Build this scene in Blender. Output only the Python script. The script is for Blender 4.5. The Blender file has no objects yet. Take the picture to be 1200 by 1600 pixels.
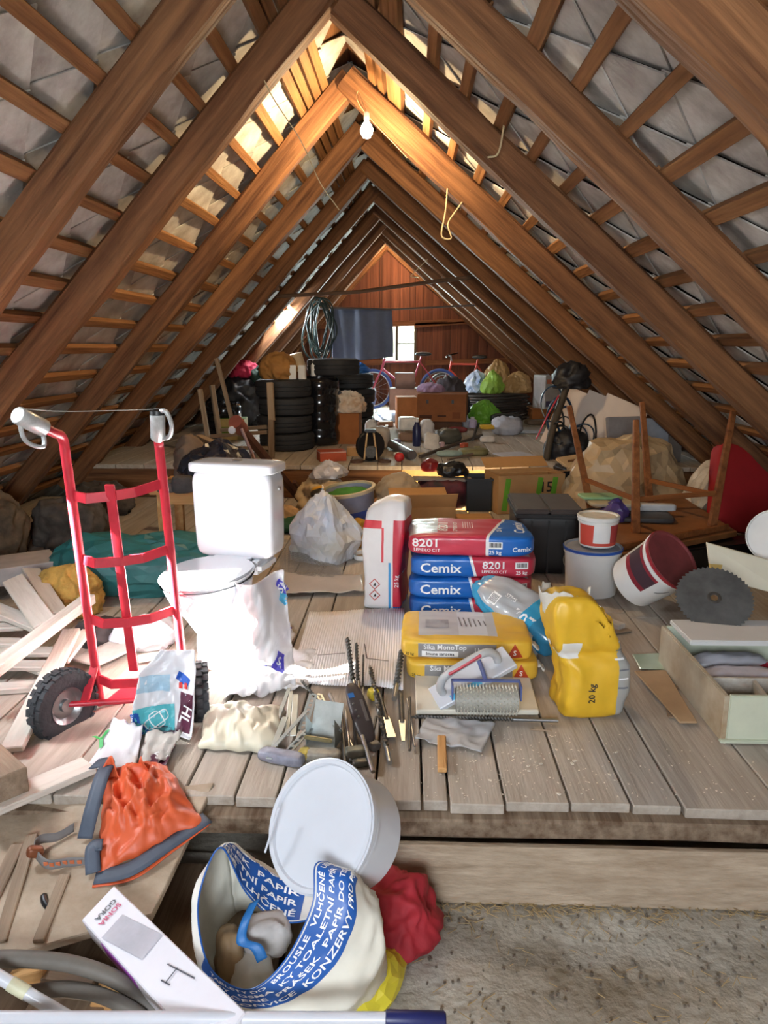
import bpy, bmesh, math, random
from mathutils import Vector, Matrix, noise
from mathutils.bvhtree import BVHTree
random.seed(7); noise.seed_set(5)
D = math.radians
V = Vector
scene = bpy.context.scene
C = scene.collection

# ------------------------------------------------------------------ camera
EYE = 1.35
FPX = 1155.0
PITCH = math.atan((800 - 540) / FPX)
YAW = -math.atan((640 - 600) / FPX * math.cos(PITCH))
cam_d = bpy.data.cameras.new('camera'); cam = bpy.data.objects.new('camera', cam_d); C.objects.link(cam)
cam_d.sensor_fit = 'VERTICAL'; cam_d.sensor_height = 36.0; cam_d.lens = FPX / 1600 * 36.0
cam_d.clip_start = 0.02
cam.location = (0, 0, EYE); cam.rotation_euler = (math.pi / 2 - PITCH, 0, -YAW)
scene.camera = cam

# ------------------------------------------------------------------ world, daylight, exposure
w = bpy.data.worlds.new('world'); scene.world = w; w.use_nodes = True
nt = w.node_tree; nt.nodes.clear()
sky = nt.nodes.new('ShaderNodeTexSky'); sky.sky_type = 'NISHITA'; sky.sun_disc = False
sky.sun_elevation = D(42); sky.sun_rotation = D(-100); sky.air_density = 1.2; sky.dust_density = 2.0
bg = nt.nodes.new('ShaderNodeBackground'); bg.inputs[1].default_value = 0.55
wo = nt.nodes.new('ShaderNodeOutputWorld')
nt.links.new(sky.outputs[0], bg.inputs[0]); nt.links.new(bg.outputs[0], wo.inputs[0])

SUN_DIR = V((1.60, 0.62, -1.42)).normalized()      # the sun shines in through the roof window on the left slope
sd = bpy.data.lights.new('sun', 'SUN'); sd.energy = 150.0; sd.angle = D(0.9); sd.color = (1.0, 0.96, 0.9)
so = bpy.data.objects.new('sun', sd); C.objects.link(so); so.rotation_euler = SUN_DIR.to_track_quat('-Z', 'Y').to_euler()

# slope frames (cross-section in XZ): s runs down the slope, h outward
XR, ZR = -0.41, 2.95
AL, AR = D(47.5), D(41.0)
def slope(side, s, h):
    a = AL if side < 0 else AR
    return (XR + side * (s * math.cos(a) + h * math.sin(a)), ZR - s * math.sin(a) + h * math.cos(a))
WIN_S, WIN_Y = (2.05, 2.52), (2.06, 2.54)          # roof window in the left slope
HT = 0.215                                          # height of the tile layer above the rafters' lower face
x_, z_ = slope(-1, sum(WIN_S) / 2, HT + 0.10)
ld = bpy.data.lights.new('roof_window_daylight', 'AREA'); ld.shape = 'RECTANGLE'; ld.size = 0.47; ld.size_y = 0.47
ld.energy = 17.0; ld.color = (0.86, 0.94, 1.0)
lo = bpy.data.objects.new('roof_window_daylight', ld); C.objects.link(lo)
lo.location = (x_, sum(WIN_Y) / 2, z_)
lo.rotation_euler = V((math.sin(AL), 0, -math.cos(AL))).to_track_quat('-Z', 'Y').to_euler()

vs = scene.view_settings
vs.view_transform = 'Standard'; vs.look = 'None'; vs.exposure = 1.38; vs.gamma = 1.0; vs.use_curve_mapping = False

fl = bpy.data.lights.new('camera_side_fill', 'AREA'); fl.shape = 'RECTANGLE'; fl.size = 1.3; fl.size_y = 1.0; fl.energy = 50; fl.color = (.9, .96, 1)
flo = bpy.data.objects.new('camera_side_fill', fl); C.objects.link(flo); flo.location = (-.41, -1.66, 1.55); flo.rotation_euler = (D(90), 0, 0)   # added soft fill from behind the camera, no known window there
sx_, sz_ = slope(-1, 1.85, HT + .028)
kl = bpy.data.lights.new('tile_gap_daylight', 'AREA'); kl.shape = 'RECTANGLE'; kl.size = .4; kl.size_y = .3; kl.energy = 45; kl.color = (.88, .95, 1)
klo = bpy.data.objects.new('tile_gap_daylight', kl); C.objects.link(klo); klo.location = (sx_, 9.95, sz_); klo.rotation_euler = V((math.sin(AL), 0, -math.cos(AL))).to_track_quat('-Z', 'Y').to_euler()   # daylight through the gap of missing tiles
gl = bpy.data.lights.new('gable_window_daylight', 'AREA'); gl.shape = 'RECTANGLE'; gl.size = .58; gl.size_y = .7; gl.energy = 150; gl.color = (.9, .97, 1)
glo = bpy.data.objects.new('gable_window_daylight', gl); C.objects.link(glo); glo.location = (-.2, 13.75, 1.35); glo.rotation_euler = (D(-90), 0, 0)

cy = scene.cycles
cy.max_bounces = 6; cy.diffuse_bounces = 4; cy.glossy_bounces = 2; cy.transmission_bounces = 3; cy.transparent_max_bounces = 6; cy.caustics_reflective = False; cy.caustics_refractive = False

# ------------------------------------------------------------------ pixel helpers (photo pixel -> point of the place)
_F0 = V((math.sin(YAW), math.cos(YAW), 0)); _R = V((math.cos(YAW), -math.sin(YAW), 0))
_F = _F0 * math.cos(PITCH) + V((0, 0, -math.sin(PITCH))); _U = _F0 * math.sin(PITCH) + V((0, 0, math.cos(PITCH)))
def ray(px, py): return _F + _R * ((px - 600) / FPX) - _U * ((py - 800) / FPX)
def P(px, py, z=0.0):
    d = ray(px, py); return V((0, 0, EYE)) + d * ((z - EYE) / d.z)
def PY(px, py, y):
    d = ray(px, py); return V((0, 0, EYE)) + d * (y / d.y)

# ------------------------------------------------------------------ materials
def lin(c):
    if len(c) == 3 and max(c) > 1.0: c = [v / 255 for v in c]
    return tuple((v / 12.92 if v <= .04045 else ((v + .055) / 1.055) ** 2.4) for v in c[:3]) + (1.0,)
_M = {}
def nd(t, k): return t.nodes.new('ShaderNode' + k)
def mat(name, col, rough=.6, var=.18, scale=9, bump=0., bscale=60, metal=0., col2=None, emit=None, trans=0., alpha=1., rnd=0., spec=.5, zones=None, stretch=None, coat=0.):
    """Principled material: colour mottled by noise (towards col2 or darker), optional bump, optional printed zones (boxes in object space)."""
    if name in _M: return _M[name]
    m = bpy.data.materials.new(name); m.use_nodes = True; t = m.node_tree; L = t.links
    b = t.nodes['Principled BSDF']
    tc = nd(t, 'TexCoord'); src = tc.outputs['Object']
    if stretch:
        mp = nd(t, 'Mapping'); mp.inputs['Scale'].default_value = stretch; L.new(src, mp.inputs[0]); vec = mp.outputs[0]
    else: vec = src
    oi = nd(t, 'ObjectInfo')
    n = nd(t, 'TexNoise'); n.noise_dimensions = '4D'; n.inputs['Scale'].default_value = scale; n.inputs['Detail'].default_value = 7; n.inputs['Roughness'].default_value = .62
    L.new(vec, n.inputs['Vector'])
    mw = nd(t, 'Math'); mw.operation = 'MULTIPLY'; mw.inputs[1].default_value = 50; L.new(oi.outputs['Random'], mw.inputs[0]); L.new(mw.outputs[0], n.inputs['W'])
    r = nd(t, 'ValToRGB'); r.color_ramp.elements[0].position = .32; r.color_ramp.elements[1].position = .68
    c1 = lin(col); c2 = lin(col2) if col2 else tuple(v * (1 - var * 1.6) for v in c1[:3]) + (1,)
    r.color_ramp.elements[0].color = c2; r.color_ramp.elements[1].color = c1
    L.new(n.outputs['Fac'], r.inputs[0]); out = r.outputs[0]
    for z in zones or ():
        # z = (lo, hi, colour[, skew]) : a printed field, box lo..hi in object space; skew shifts x by skew*y
        lo_, hi_, zc = z[:3]; sk = z[3] if len(z) > 3 else (0, 0)
        sp = nd(t, 'SeparateXYZ'); L.new(src, sp.inputs[0])
        chans = [sp.outputs[i] for i in range(3)]
        if sk[0] or sk[1]:
            a1 = nd(t, 'Math'); a1.operation = 'MULTIPLY_ADD'; a1.inputs[1].default_value = sk[0]; L.new(chans[1], a1.inputs[0]); L.new(chans[0], a1.inputs[2])
            a2 = nd(t, 'Math'); a2.operation = 'MULTIPLY_ADD'; a2.inputs[1].default_value = sk[1]; L.new(chans[2], a2.inputs[0]); L.new(a1.outputs[0], a2.inputs[2])
            chans[0] = a2.outputs[0]
        prod = None
        for i in range(3):
            for op, lim in (('GREATER_THAN', lo_[i]), ('LESS_THAN', hi_[i])):
                if lim is None: continue
                q = nd(t, 'Math'); q.operation = op; q.inputs[1].default_value = lim; L.new(chans[i], q.inputs[0])
                if prod is None: prod = q.outputs[0]
                else:
                    k = nd(t, 'Math'); k.operation = 'MULTIPLY'; L.new(prod, k.inputs[0]); L.new(q.outputs[0], k.inputs[1]); prod = k.outputs[0]
        mx = nd(t, 'Mix'); mx.data_type = 'RGBA'; L.new(prod, mx.inputs[0]); L.new(out, mx.inputs[6]); mx.inputs[7].default_value = lin(zc); out = mx.outputs[2]
    if rnd:
        hs = nd(t, 'HueSaturation'); mr = nd(t, 'MapRange'); mr.inputs[3].default_value = 1 - rnd; mr.inputs[4].default_value = 1 + rnd
        L.new(oi.outputs['Random'], mr.inputs[0]); L.new(mr.outputs[0], hs.inputs['Value']); L.new(out, hs.inputs['Color']); out = hs.outputs[0]
    L.new(out, b.inputs['Base Color'])
    b.inputs['Roughness'].default_value = rough; b.inputs['Metallic'].default_value = metal
    b.inputs['Specular IOR Level'].default_value = spec; b.inputs['Coat Weight'].default_value = coat
    if trans: b.inputs['Transmission Weight'].default_value = trans
    if alpha < 1: b.inputs['Alpha'].default_value = alpha
    if emit:
        b.inputs['Emission Color'].default_value = lin(emit[0]); b.inputs['Emission Strength'].default_value = emit[1]
    if bump:
        n2 = nd(t, 'TexNoise'); n2.inputs['Scale'].default_value = bscale; n2.inputs['Detail'].default_value = 5; L.new(vec, n2.inputs['Vector'])
        bp = nd(t, 'Bump'); bp.inputs['Strength'].default_value = bump; bp.inputs['Distance'].default_value = .02
        L.new(n2.outputs['Fac'], bp.inputs['Height']); L.new(bp.outputs[0], b.inputs['Normal'])
    _M[name] = m
    return m
def wood(name, c1, c2, axis=1, fine=26, rough=.75, rnd=.15, bump=.35, along=1.3):
    st = [fine, fine, fine]; st[axis] = along
    return mat(name, c1, rough=rough, col2=c2, scale=1.0, stretch=tuple(st), bump=bump, bscale=2.2, rnd=rnd, spec=.25)

# ------------------------------------------------------------------ geometry helpers
def finish(me, name, m, parent=None, loc=(0, 0, 0), rot=(0, 0, 0), smooth=False):
    if m is not None: me.materials.append(m)
    if smooth: me.polygons.foreach_set('use_smooth', [True] * len(me.polygons))
    o = bpy.data.objects.new(name, me); C.objects.link(o)
    o.location = loc; o.rotation_euler = rot
    if parent is not None: o.parent = parent
    return o
def mesh(name, vs, fs, m, parent=None, loc=(0, 0, 0), rot=(0, 0, 0), smooth=False):
    me = bpy.data.meshes.new(name); me.from_pydata([tuple(v) for v in vs], [], fs); me.update()
    return finish(me, name, m, parent, loc, rot, smooth)
def from_bm(bm, name, m, parent=None, loc=(0, 0, 0), rot=(0, 0, 0), smooth=False):
    bmesh.ops.recalc_face_normals(bm, faces=bm.faces)
    me = bpy.data.meshes.new(name); bm.to_mesh(me); bm.free()
    return finish(me, name, m, parent, loc, rot, smooth)
def sharpen(o, ang=40):
    me = o.data
    if hasattr(me, 'set_sharp_from_angle'): me.set_sharp_from_angle(angle=D(ang))
    return o
def copy_of(o, loc=None, rot=None, parent='same'):
    c = o.copy(); C.objects.link(c)
    if loc is not None: c.location = loc
    if rot is not None: c.rotation_euler = rot
    if parent != 'same': c.parent = parent
    return c
def tag(o, label, cat, group=None, kind=None):
    o['label'] = label; o['category'] = cat
    if group: o['group'] = group
    if kind: o['kind'] = kind
    return o
def thing(name, label, cat, loc=(0, 0, 0), rz=0, group=None, rot=None):
    o = bpy.data.objects.new(name, None); C.objects.link(o); o.empty_display_size = .05
    o.location = loc; o.rotation_euler = rot if rot else (0, 0, rz)
    return tag(o, label, cat, group)
def struct(name, label=None):
    o = bpy.data.objects.new(name, None); C.objects.link(o); o['kind'] = 'structure'
    if label: o['label'] = label
    return o
def bm_box(bm, size, loc=(0, 0, 0), M=None):
    x, y, z = [v / 2 for v in size]
    vs = [bm.verts.new((M @ V(p) if M else V(p)) + V(loc)) for p in ((-x,-y,-z),(x,-y,-z),(x,y,-z),(-x,y,-z),(-x,-y,z),(x,-y,z),(x,y,z),(-x,y,z))]
    for f in ((0,3,2,1),(4,5,6,7),(0,1,5,4),(1,2,6,5),(2,3,7,6),(3,0,4,7)): bm.faces.new([vs[i] for i in f])
def box(name, size, m, parent=None, loc=(0, 0, 0), rot=(0, 0, 0), bev=.004, seg=2, jit=0.):
    """bevelled box centred on loc"""
    bm = bmesh.new(); bm_box(bm, size)
    if jit:
        for v in bm.verts: v.co += V((random.uniform(-jit, jit), random.uniform(-jit, jit), random.uniform(-jit, jit)))
    if bev: bmesh.ops.bevel(bm, geom=bm.edges[:], offset=min(bev, min(size) * .45), segments=seg, affect='EDGES')
    return from_bm(bm, name, m, parent, loc, rot)
def basis(d, up=V((0, 0, 1))):
    d = d.normalized()
    if abs(d.dot(up)) > .98: up = V((0, 1, 0))
    x = d.cross(up).normalized(); return x, x.cross(d).normalized()
def bar(name, p0, p1, wd, th, m, parent=None, up=V((0, 0, 1)), bev=.003, rough=0., n=1, tilt=0.):
    """squared bar from p0 to p1; n rings of jitter 'rough' make it hand-hewn. Its local Y axis is its length."""
    p0, p1 = V(p0), V(p1); d = p1 - p0; Ln = d.length; x, z = basis(d, V(up))
    M3 = Matrix((x, d.normalized(), z)).transposed()
    if tilt: M3 = M3 @ Matrix.Rotation(tilt, 3, 'Y')
    if n <= 1 and not rough:
        bm = bmesh.new(); bm_box(bm, (wd, Ln, th))
        if bev: bmesh.ops.bevel(bm, geom=bm.edges[:], offset=min(bev, min(wd, th) * .4), segments=1, affect='EDGES')
    else:
        bm = bmesh.new(); rings = []
        c = min(wd, th) * .12; sd_ = random.random() * 100
        sec = [(-wd/2+c,-th/2),(wd/2-c,-th/2),(wd/2,-th/2+c),(wd/2,th/2-c),(wd/2-c,th/2),(-wd/2+c,th/2),(-wd/2,th/2-c),(-wd/2,-th/2+c)]
        for i in range(n + 1):
            y = -Ln / 2 + Ln * i / n; dx = noise.noise(V((sd_, y * .7, 0))) * rough * 1.5; dz = noise.noise(V((sd_, y * .7, 9))) * rough
            rings.append([bm.verts.new((sx + dx + noise.noise(V((sd_ + k, y * 3, 3))) * rough * .7, y, sz + dz + noise.noise(V((sd_ + k, y * 3, 7))) * rough * .7)) for k, (sx, sz) in enumerate(sec)])
        for a, b_ in zip(rings, rings[1:]):
            for k in range(8): bm.faces.new((a[k], a[(k + 1) % 8], b_[(k + 1) % 8], b_[k]))
        bm.faces.new(rings[0][::-1]); bm.faces.new(rings[-1])
    o = from_bm(bm, name, m, parent)
    o.matrix_local = Matrix.Translation((p0 + p1) / 2) @ M3.to_4x4()
    return o
def bm_tube(bm, pts, r, sides=8, closed=False, rad=None):
    pts = [V(p) for p in pts]; n = len(pts); rings = []; px = None
    for i, p in enumerate(pts):
        a = pts[(i - 1) % n] if (closed or i) else p; b_ = pts[(i + 1) % n] if (closed or i < n - 1) else p
        d = (b_ - a)
        if d.length < 1e-9: d = V((0, 0, 1))
        d.normalize()
        if px is None: px, _z = basis(d)
        else:
            px = px - d * px.dot(d)
            px = px.normalized() if px.length > 1e-6 else basis(d)[0]
        pz = d.cross(px); rr = rad[i] if rad else r
        rings.append([bm.verts.new(p + (px * math.cos(2*math.pi*k/sides) + pz * math.sin(2*math.pi*k/sides)) * rr) for k in range(sides)])
    for i in range(n if closed else n - 1):
        a, b_ = rings[i], rings[(i + 1) % n]
        for k in range(sides): bm.faces.new((a[k], a[(k + 1) % sides], b_[(k + 1) % sides], b_[k]))
    if not closed: bm.faces.new(rings[0][::-1]); bm.faces.new(rings[-1])
def tube(name, pts, r, m, parent=None, sides=8, closed=False, rad=None, loc=(0, 0, 0), rot=(0, 0, 0)):
    bm = bmesh.new(); bm_tube(bm, pts, r, sides, closed, rad)
    return sharpen(from_bm(bm, name, m, parent, loc, rot, True), 50)
def curve(ctrl, n=8):
    """Catmull-Rom through control points"""
    c = [V(p) for p in ctrl]; c = [c[0] * 2 - c[1]] + c + [c[-1] * 2 - c[-2]]; out = []
    for i in range(1, len(c) - 2):
        for k in range(n):
            t = k / n; a, b_, d, e = c[i-1], c[i], c[i+1], c[i+2]
            out.append(.5 * ((2*b_) + (d - a)*t + (2*a - 5*b_ + 4*d - e)*t*t + (3*b_ - a - 3*d + e)*t**3))
    out.append(c[-2]); return out
def bm_lathe(bm, prof, sides=32):
    rings = []
    for r, z in prof:
        if r < 1e-6: rings.append([bm.verts.new((0, 0, z))])
        else: rings.append([bm.verts.new((r*math.cos(2*math.pi*k/sides), r*math.sin(2*math.pi*k/sides), z)) for k in range(sides)])
    for a, b_ in zip(rings, rings[1:]):
        for k in range(sides):
            k2 = (k + 1) % sides
            if len(a) == 1 and len(b_) == 1: continue
            if len(a) == 1: bm.faces.new((a[0], b_[k2], b_[k]))
            elif len(b_) == 1: bm.faces.new((a[k], a[k2], b_[0]))
            else: bm.faces.new((a[k], a[k2], b_[k2], b_[k]))
def lathe(name, prof, m, parent=None, loc=(0, 0, 0), rot=(0, 0, 0), sides=32, ang=40, sq=None):
    bm = bmesh.new(); bm_lathe(bm, prof, sides)
    if sq:
        for v in bm.verts: v.co.x *= sq[0]; v.co.y *= sq[1]
    return sharpen(from_bm(bm, name, m, parent, loc, rot, True), ang)
def plate(name, outline, th, m, parent=None, loc=(0, 0, 0), rot=(0, 0, 0), bev=0.):
    """extruded polygon, outline in XY, from z=0 to z=th"""
    bm = bmesh.new(); vs = [bm.verts.new((x, y, 0)) for x, y in outline]; f = bm.faces.new(vs)
    ex = bmesh.ops.extrude_face_region(bm, geom=[f]); bmesh.ops.translate(bm, vec=(0, 0, th), verts=[g for g in ex['geom'] if isinstance(g, bmesh.types.BMVert)])
    if bev: bmesh.ops.bevel(bm, geom=[e for e in bm.edges if abs(e.verts[0].co.z - e.verts[1].co.z) < 1e-6], offset=bev, segments=2, affect='EDGES')
    return from_bm(bm, name, m, parent, loc, rot)
def rough_n(p, sc, sd_=0):
    """creased noise: ridged octaves over a warped domain, about -1..1"""
    q = V(p) * sc + V((sd_ * 13.1, sd_ * 7.7, sd_ * 3.3)); q += noise.noise_vector(q * .6) * .55
    r = lambda k: 1 - 2.6 * abs(noise.noise(q * k))
    return r(1) * .62 + r(2.1) * .28 + r(4.6) * .07
def sheet(name, fn, nx, ny, m, parent=None, th=.002, loc=(0, 0, 0), rot=(0, 0, 0), smooth=True, cut=None):
    """thin cloth/foil with thickness: fn(u,v) in 0..1 -> point"""
    pts = [[V(fn(i / nx, j / ny)) for i in range(nx + 1)] for j in range(ny + 1)]
    vs, fs = [], []; W_ = nx + 1; N = W_ * (ny + 1)
    nrm = []
    for j in range(ny + 1):
        for i in range(nx + 1):
            a = pts[j][min(i + 1, nx)] - pts[j][max(i - 1, 0)]; b_ = pts[min(j + 1, ny)][i] - pts[max(j - 1, 0)][i]
            q = a.cross(b_); nrm.append(q.normalized() if q.length > 1e-12 else V((0, 0, 1)))
    flat = [p for row in pts for p in row]
    vs = [p + n_ * th / 2 for p, n_ in zip(flat, nrm)] + [p - n_ * th / 2 for p, n_ in zip(flat, nrm)]
    keep = lambda i, j: not (cut and cut((i + .5) / nx, (j + .5) / ny))
    for j in range(ny):
        for i in range(nx):
            if not keep(i, j): continue
            a = j * W_ + i; fs.append((a, a + 1, a + W_ + 1, a + W_)); fs.append((a + N, a + N + W_, a + N + W_ + 1, a + N + 1))
            for (di, dj, e0, e1) in ((0, -1, a, a + 1), (1, 0, a + 1, a + W_ + 1), (0, 1, a + W_ + 1, a + W_), (-1, 0, a + W_, a)):
                ii, jj = i + di, j + dj
                if not (0 <= ii < nx and 0 <= jj < ny and keep(ii, jj)): fs.append((e1, e0, e0 + N, e1 + N))
    return mesh(name, vs, fs, m, parent, loc, rot, smooth)
def rbox(name, size, m, parent=None, loc=(0, 0, 0), rot=(0, 0, 0), n=5, wr=.004, wsc=14, cuts=14, fn=None, seed=0, flat=True):
    """soft-cornered, wrinkled body (sack, cushion, lump); fn(q) post-shapes a point"""
    bm = bmesh.new(); bmesh.ops.create_cube(bm, size=2); bmesh.ops.subdivide_edges(bm, edges=bm.edges[:], cuts=cuts, use_grid_fill=True)
    sx, sy, sz = [v / 2 for v in size]
    for v in bm.verts:
        p = v.co; k = (abs(p.x)**n + abs(p.y)**n + abs(p.z)**n) ** (1 / n); p = p / k
        q = V((p.x * sx, p.y * sy, p.z * sz)); nr = V((p.x**3 / sx, p.y**3 / sy, p.z**3 / sz)).normalized()
        q += nr * rough_n(q, wsc, seed) * wr
        if flat: q.z = max(q.z, -sz)
        v.co = fn(q) if fn else q
    return from_bm(bm, name, m, parent, loc, rot, True)
FACET = ('plastic_bag', 'tarpaulin', 'dust_sheet', 'food_pouch', 'shopping_bag', 'waste_item')
def lump(name, size, m, parent=None, loc=(0, 0, 0), rot=(0, 0, 0), wr=.03, wsc=7, sub=5, seed=0, fn=None, base=-.55):
    """crumpled heap resting on its flattened base (origin at the base); film and foil get sharp facets, cloth soft folds"""
    fa = name in FACET; rr = random.Random(seed * 31 + 5)
    bm = bmesh.new(); bmesh.ops.create_icosphere(bm, subdivisions=(4 if max(size) > .35 else 3) if fa else sub, radius=1)
    sx, sy, sz = size[0] / 2, size[1] / 2, size[2] / (1 - base); el = (sx * sy * sz) ** (1 / 3) * (.15 if max(size) > .35 else .3)
    for v in bm.verts:
        p = v.co.copy(); q = V((p.x * sx, p.y * sy, p.z * sz)); q += p * rough_n(q, wsc * (.6 if fa else 1.35), seed) * wr * (1.1 if fa else 1)
        if fa: q += V((rr.gauss(0, 1), rr.gauss(0, 1), rr.gauss(0, 1))) * el * .16
        q.z = max(q.z, base * sz) - base * sz
        if fa and name not in ('tarpaulin', 'dust_sheet'):           # gathered neck with pleats
            f = max(0, q.z / size[2]); th_ = math.atan2(q.y, q.x); pl = (1 + .10 * f * math.cos(7 * th_ + seed) + .06 * f * math.cos(13 * th_ + 2 * seed)) * (1 - .30 * f * f); q.x *= pl; q.y *= pl
        v.co = fn(q) if fn else q
    return from_bm(bm, name, m, parent, loc, rot, not fa)
_T = {}
def text_mesh(s):
    if s not in _T:
        cu = bpy.data.curves.new('lettering', 'FONT'); cu.body = s; cu.align_x = 'CENTER'; cu.align_y = 'CENTER'; cu.resolution_u = 2; cu.fill_mode = 'FRONT'; cu.offset = .018
        o = bpy.data.objects.new('lettering', cu); me = bpy.data.meshes.new_from_object(o); _T[s] = [v.co.copy() for v in me.vertices], [tuple(p.vertices) for p in me.polygons]
        bpy.data.objects.remove(o); bpy.data.curves.remove(cu); bpy.data.meshes.remove(me)
    return _T[s]
_B = {}
def bvh(o):
    if o.name not in _B:
        me = o.data; _B[o.name] = BVHTree.FromPolygons([v.co.copy() for v in me.vertices], [tuple(p.vertices) for p in me.polygons])
    return _B[o.name]
def print_on(body, vs, fs, m, c, ux, nz, name='print', lift=.0015):
    """lay flat print (verts in a plane) onto the surface of mesh 'body': c centre, ux text direction, nz outward normal (body-local)"""
    nz = V(nz).normalized(); ux = V(ux); ux = (ux - nz * ux.dot(nz)).normalized(); uy = nz.cross(ux); c = V(c); T = bvh(body); out = []
    for v in vs:
        p = c + ux * v[0] + uy * v[1]; h = T.ray_cast(p + nz * .6, -nz)
        out.append((h[0] if h[0] is not None else p) + nz * lift)
    return mesh(name, out, fs, m, body)
def tri_grid(a, b, c, n=6):
    """finely divided flat triangle for printing on a curved body"""
    a, b, c = V(a + (0,)), V(b + (0,)), V(c + (0,)); idx = {}; vs = []; fs = []
    for i in range(n + 1):
        for j in range(n + 1 - i): idx[i, j] = len(vs); vs.append(a + (b - a) * i / n + (c - a) * j / n)
    for i in range(n):
        for j in range(n - i):
            fs.append((idx[i, j], idx[i + 1, j], idx[i, j + 1]))
            if j < n - i - 1: fs.append((idx[i + 1, j], idx[i + 1, j + 1], idx[i, j + 1]))
    return vs, fs
def print_text(body, s, size, m, c, ux, nz, bold=1.0, sx=1.0, lift=.002):
    vs, fs = text_mesh(s); return print_on(body, [(v.x * size * sx, v.y * size, 0) for v in vs], fs, m, c, ux, nz, 'lettering', lift)
def print_rect(body, w_, h_, m, c, ux, nz, n=6, name='print', lift=.0012):
    vs = [((i / n - .5) * w_, (j / n - .5) * h_, 0) for j in range(n + 1) for i in range(n + 1)]
    fs = [(j*(n+1)+i, j*(n+1)+i+1, (j+1)*(n+1)+i+1, (j+1)*(n+1)+i) for j in range(n) for i in range(n)]
    return print_on(body, vs, fs, m, c, ux, nz, name, lift)

# ================================================================== THE SETTING
M_RAFT = wood('rafter_wood', (140, 98, 64), (74, 45, 28), axis=1, fine=22, rnd=.10, bump=.4)
M_LATH = wood('lath_wood', (156, 112, 72), (108, 72, 45), axis=1, fine=30, rnd=.22)
M_TILE = mat('fibre_cement_tile', (214, 215, 210), rough=.9, col2=(146, 138, 132), scale=4, bump=.15, bscale=30, rnd=.16, spec=.15)
M_PLANK = wood('floor_plank_wood', (186, 176, 164), (158, 146, 132), axis=1, fine=30, rnd=.07, along=2.2, bump=.2)
M_GABLE = wood('gable_board_wood', (126, 78, 58), (86, 50, 37), axis=1, fine=18, rnd=.28, along=.8)
M_BEAM = wood('beam_wood', (150, 132, 112), (88, 66, 48), axis=0, fine=24, rnd=.05)
PAIRS = [-1.6, -0.42, 0.78, 1.96, 3.11, 4.10, 5.42, 6.62, 7.8, 9.0, 10.2, 11.4, 12.6, 13.4]
Y0, Y1 = -1.7, 13.55
M_BACK = mat('dark_backing', (40, 28, 22), rough=.9)  # for the added dark sheets behind roof tiles and gable boards
ZFAR = 0.30                                        # the far part of the floor is a step higher
roof = {}
tile_b = bmesh.new(); TS = .333
bm_box(tile_b, (TS * 1.07, TS * 1.07, .006)); me_tile = bpy.data.meshes.new('tile'); tile_b.to_mesh(me_tile); tile_b.free(); me_tile.materials.append(M_TILE)
for side, nm in ((-1, 'roof_left'), (1, 'roof_right')):
    rf = roof[side] = struct(nm)
    a = AL if side < 0 else AR; smax = 2.98 / math.sin(a)
    dn = V((side * math.cos(a), 0, -math.sin(a))); nr = V((side * math.sin(a), 0, math.cos(a)))
    def S(s, h, y): x, z = slope(side, s, h); return V((x, y, z))
    for i, y in enumerate(PAIRS):
        wd = random.uniform(.115, .145); dy = .03 * side * (1 if i % 2 else -1)
        bar('rafter', S(-.10, .08, y + dy), S(smax - .06, .08, y + dy + random.uniform(-.03, .03)), wd, random.uniform(.15, .17), M_RAFT, rf, up=nr, rough=.016, n=26)
    # laths across the rafters, in three lengths each
    s = .06; k = 0
    while s < smax + .1:
        ends = [Y0, random.choice((1.96, 3.11)), random.choice((6.62, 7.8)), Y1 - .1]
        for e0, e1 in zip(ends, ends[1:]):
            sj = s + random.uniform(-.012, .012)
            spans = [(e0, e1)]
            if side < 0 and WIN_S[0] - .03 < s < WIN_S[1] + .03:      # cut away at the roof window
                spans = [(p, q) for p, q in ((e0, min(e1, WIN_Y[0])), (max(e0, WIN_Y[1]), e1)) if q - p > .2]
            for p, q in spans:
                bar('lath', S(sj, .182, p), S(sj + random.uniform(-.01, .01), .182, q), .058 + random.uniform(-.008, .006), .04, M_LATH, rf, up=nr, bev=.002)
        k += 1; s += .075 if k < 4 else .232
    # rhombic tiles, each lapped over the next
    R3 = Matrix((V((0, 1, 0)).cross(nr).normalized(), V((0, 1, 0)), nr)).transposed()
    cells = []
    for iu in range(-70, 70):
        for iv in range(-70, 70):
            yy = (iu + iv) * TS * .70711; ss = (iv - iu) * TS * .70711
            if ss < -.1 or ss > smax + .75 or yy < Y0 - .2 or yy > Y1 + .05: continue
            if side < 0 and WIN_S[0] - .2 < ss < WIN_S[1] + .2 and WIN_Y[0] - .2 < yy < WIN_Y[1] + .2: continue
            if side < 0 and (abs(yy - 9.95) < .26 and 1.62 < ss < 2.05): continue                 # missing tiles let daylight in
            cells.append((yy, ss))
    tilt = math.atan(.0085 / TS); tlt2 = math.atan(.020 / TS)
    Q = Matrix.Rotation(math.pi / 4, 3, 'Z') @ Matrix.Rotation(-tlt2 * side, 3, 'Y') @ Matrix.Rotation(tilt, 3, 'X')
    vis = lambda c: (abs((c[0] - 4.3)) if c[0] > 1.2 else 50)
    cells.sort(key=vis); near, rest = cells[:300], cells[300:]
    for yy, ss in near:
        o = bpy.data.objects.new('tile', me_tile); C.objects.link(o); o.parent = rf
        o.matrix_local = Matrix.Translation(S(ss, HT + random.uniform(0, .003), yy)) @ (R3 @ Q @ Matrix.Rotation(random.uniform(-.006, .006), 3, 'X')).to_4x4()
    bm = bmesh.new()
    for yy, ss in rest: bm_box(bm, (TS * 1.07, TS * 1.07, .006), S(ss, HT, yy), R3 @ Q)
    o = from_bm(bm, 'tile_field', M_TILE, rf); o['kind'] = 'stuff'
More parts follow.
